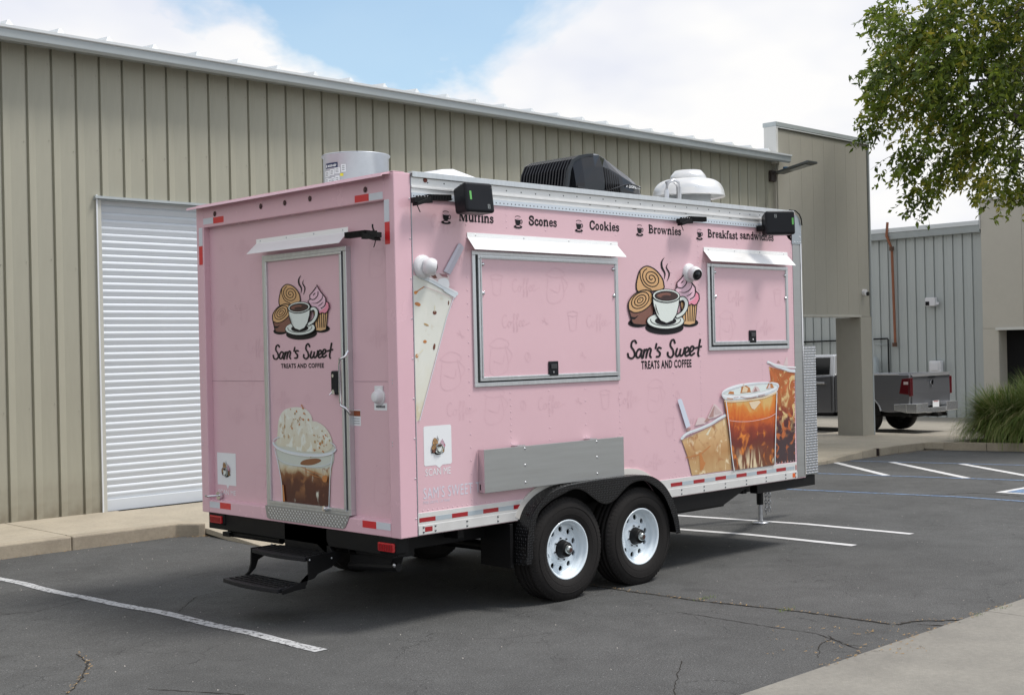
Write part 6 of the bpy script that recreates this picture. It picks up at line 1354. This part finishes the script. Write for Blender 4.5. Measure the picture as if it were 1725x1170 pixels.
# foliage: sprays of leaves along drooping twigs spread through an uneven crown
# twig seeds: lobes around the crown
lobes=[]
rl=np.random.default_rng(12)
for i in range(46):
    a=rl.uniform(0,2*np.pi); el=rl.uniform(-.62,1.2); rr_=rl.uniform(.55,1.0); lobes.append((4.25*rr_*np.cos(a)*np.cos(el),.2+4.25*rr_*np.sin(a)*np.cos(el),8.3+3.3*rr_*np.sin(el),rl.uniform(.75,1.35)))
def add_lobe_px(px,py,depth_off,rad):
    # a lobe where the crown edge shows in the photograph, at the crown's own distance
    n_=np.array(_f); o=np.array([20.6,3.2,7.8])+n_*depth_off; p=hit(px,py,o,n_); lobes.append((p.x-20.6,p.y-3.2,p.z-H(20,3.2),rad))
for px,py,do,rad in ((1520,30,-.6,.50),(1500,12,.2,.35),(1560,80,0,.7),(1500,120,-.4,.42),(1485,150,.1,.33),(1500,190,-.2,.42),(1480,205,.3,.30),(1540,170,.5,.6),(1560,240,-.3,.55),(1530,270,0,.38),(1575,300,.3,.40),(1555,325,.2,.25),(1600,200,.3,.9),(1640,120,-.8,1.0),(1610,270,.2,.55),(1650,280,-.2,.5),(1700,230,.4,1.0),(1690,300,.1,.38),(1720,310,.3,.35),(1700,100,.5,1.2),(1600,40,.6,.9),(1680,20,-.2,1.1),(1740,180,-.5,1.2),(1715,30,.6,1.1),(1620,160,-.6,.7),(1660,210,.7,.8)): add_lobe_px(px,py,do,rad)
def inregion(p):  # keep the measured outline on the side the photograph shows
    w_=p+np.array([20.6,3.2,H(20,3.2)])-CAM; zc=w_@_f; px=CX+F*(w_@_r)/zc; py=CY-F*(w_@_u)/zc; return px,py
Vs=[];Fs=[];Ts=[];nv=0; twigs=mb(bark)
bound=np.array([(1470,-60),(1478,20),(1462,60),(1475,90),(1462,165),(1452,210),(1490,250),(1520,290),(1545,345),(1590,320),(1640,290),(1672,335),(1700,345),(1760,345)])
nl=0
for li,(lx,ly,lz,lr) in enumerate(lobes):
    nt_=int(60*lr**1.7)+13
    for k in range(nt_):
        d=rl.normal(0,1,3); d/=np.linalg.norm(d); s=np.array([lx,ly,lz])+d*lr*rl.uniform(.25,1.0)**.6*np.array([1,1,.8])
        px,py=inregion(s)
        if px<1760 and py<380:
            if px<1468 or (px<1760 and py>np.interp(px,[1450,1500,1530,1560,1600,1650,1680,1760],[235,262,310,345,325,300,345,350])): continue
            if 1488<px<1525 and 185+8<py<232 and rl.random()<.85: continue
        out=s-np.array([0,.2,8.0]); out/=np.linalg.norm(out)+1e-6; dr=out*.8+np.array([0,0,-.45])+rl.normal(0,.35,3); dr/=np.linalg.norm(dr); tl_=rl.uniform(.28,.62); m_=int(rl.integers(9,17))
        e_=s+dr*tl_+np.array([0,0,-.12*tl_]); 
        if k%3==0: twigs.tube([tuple(s),tuple((s+e_)/2+np.array([0,0,.03])),tuple(e_)],.006,3,.002,False)
        t_=rl.uniform(0,1,m_); base=s[None]+(e_-s)[None]*t_[:,None]; ld=dr[None]*.5+rl.normal(0,.75,(m_,3))+np.array([0,0,-.35]); ld/=np.linalg.norm(ld,axis=1)[:,None]; sd2=np.cross(ld,rl.normal(0,1,(m_,3))); sd2/=np.linalg.norm(sd2,axis=1)[:,None]
        ll=rl.uniform(.09,.165,m_)[:,None]; wl_=ll*rl.uniform(.17,.26,(m_,1)); up=np.cross(ld,sd2)*ll*.08
        V=np.stack([base,base+ld*ll*.45+sd2*wl_+up,base+ld*ll,base+ld*ll*.45-sd2*wl_+up],1); Vs.append(V.reshape(-1,3)); q=nv+np.arange(m_)[:,None]*4+np.arange(4)[None]; Fs.append(q); nv+=m_*4
        Ts.append(np.repeat(np.clip(rl.normal(.42+.30*np.sin(li*2.4)+.12*(k%3-1),.16,m_),0,1),4)); nl+=m_
fo_=npmesh('foliage',np.concatenate(Vs),np.concatenate(Fs),np.concatenate(Ts),MATS2['leaf'],tr_); stuff(fo_)
stuff(twigs.build('twig',tr_,recalc=False))
print('leaves',nl,'objects',len(bpy.data.objects))
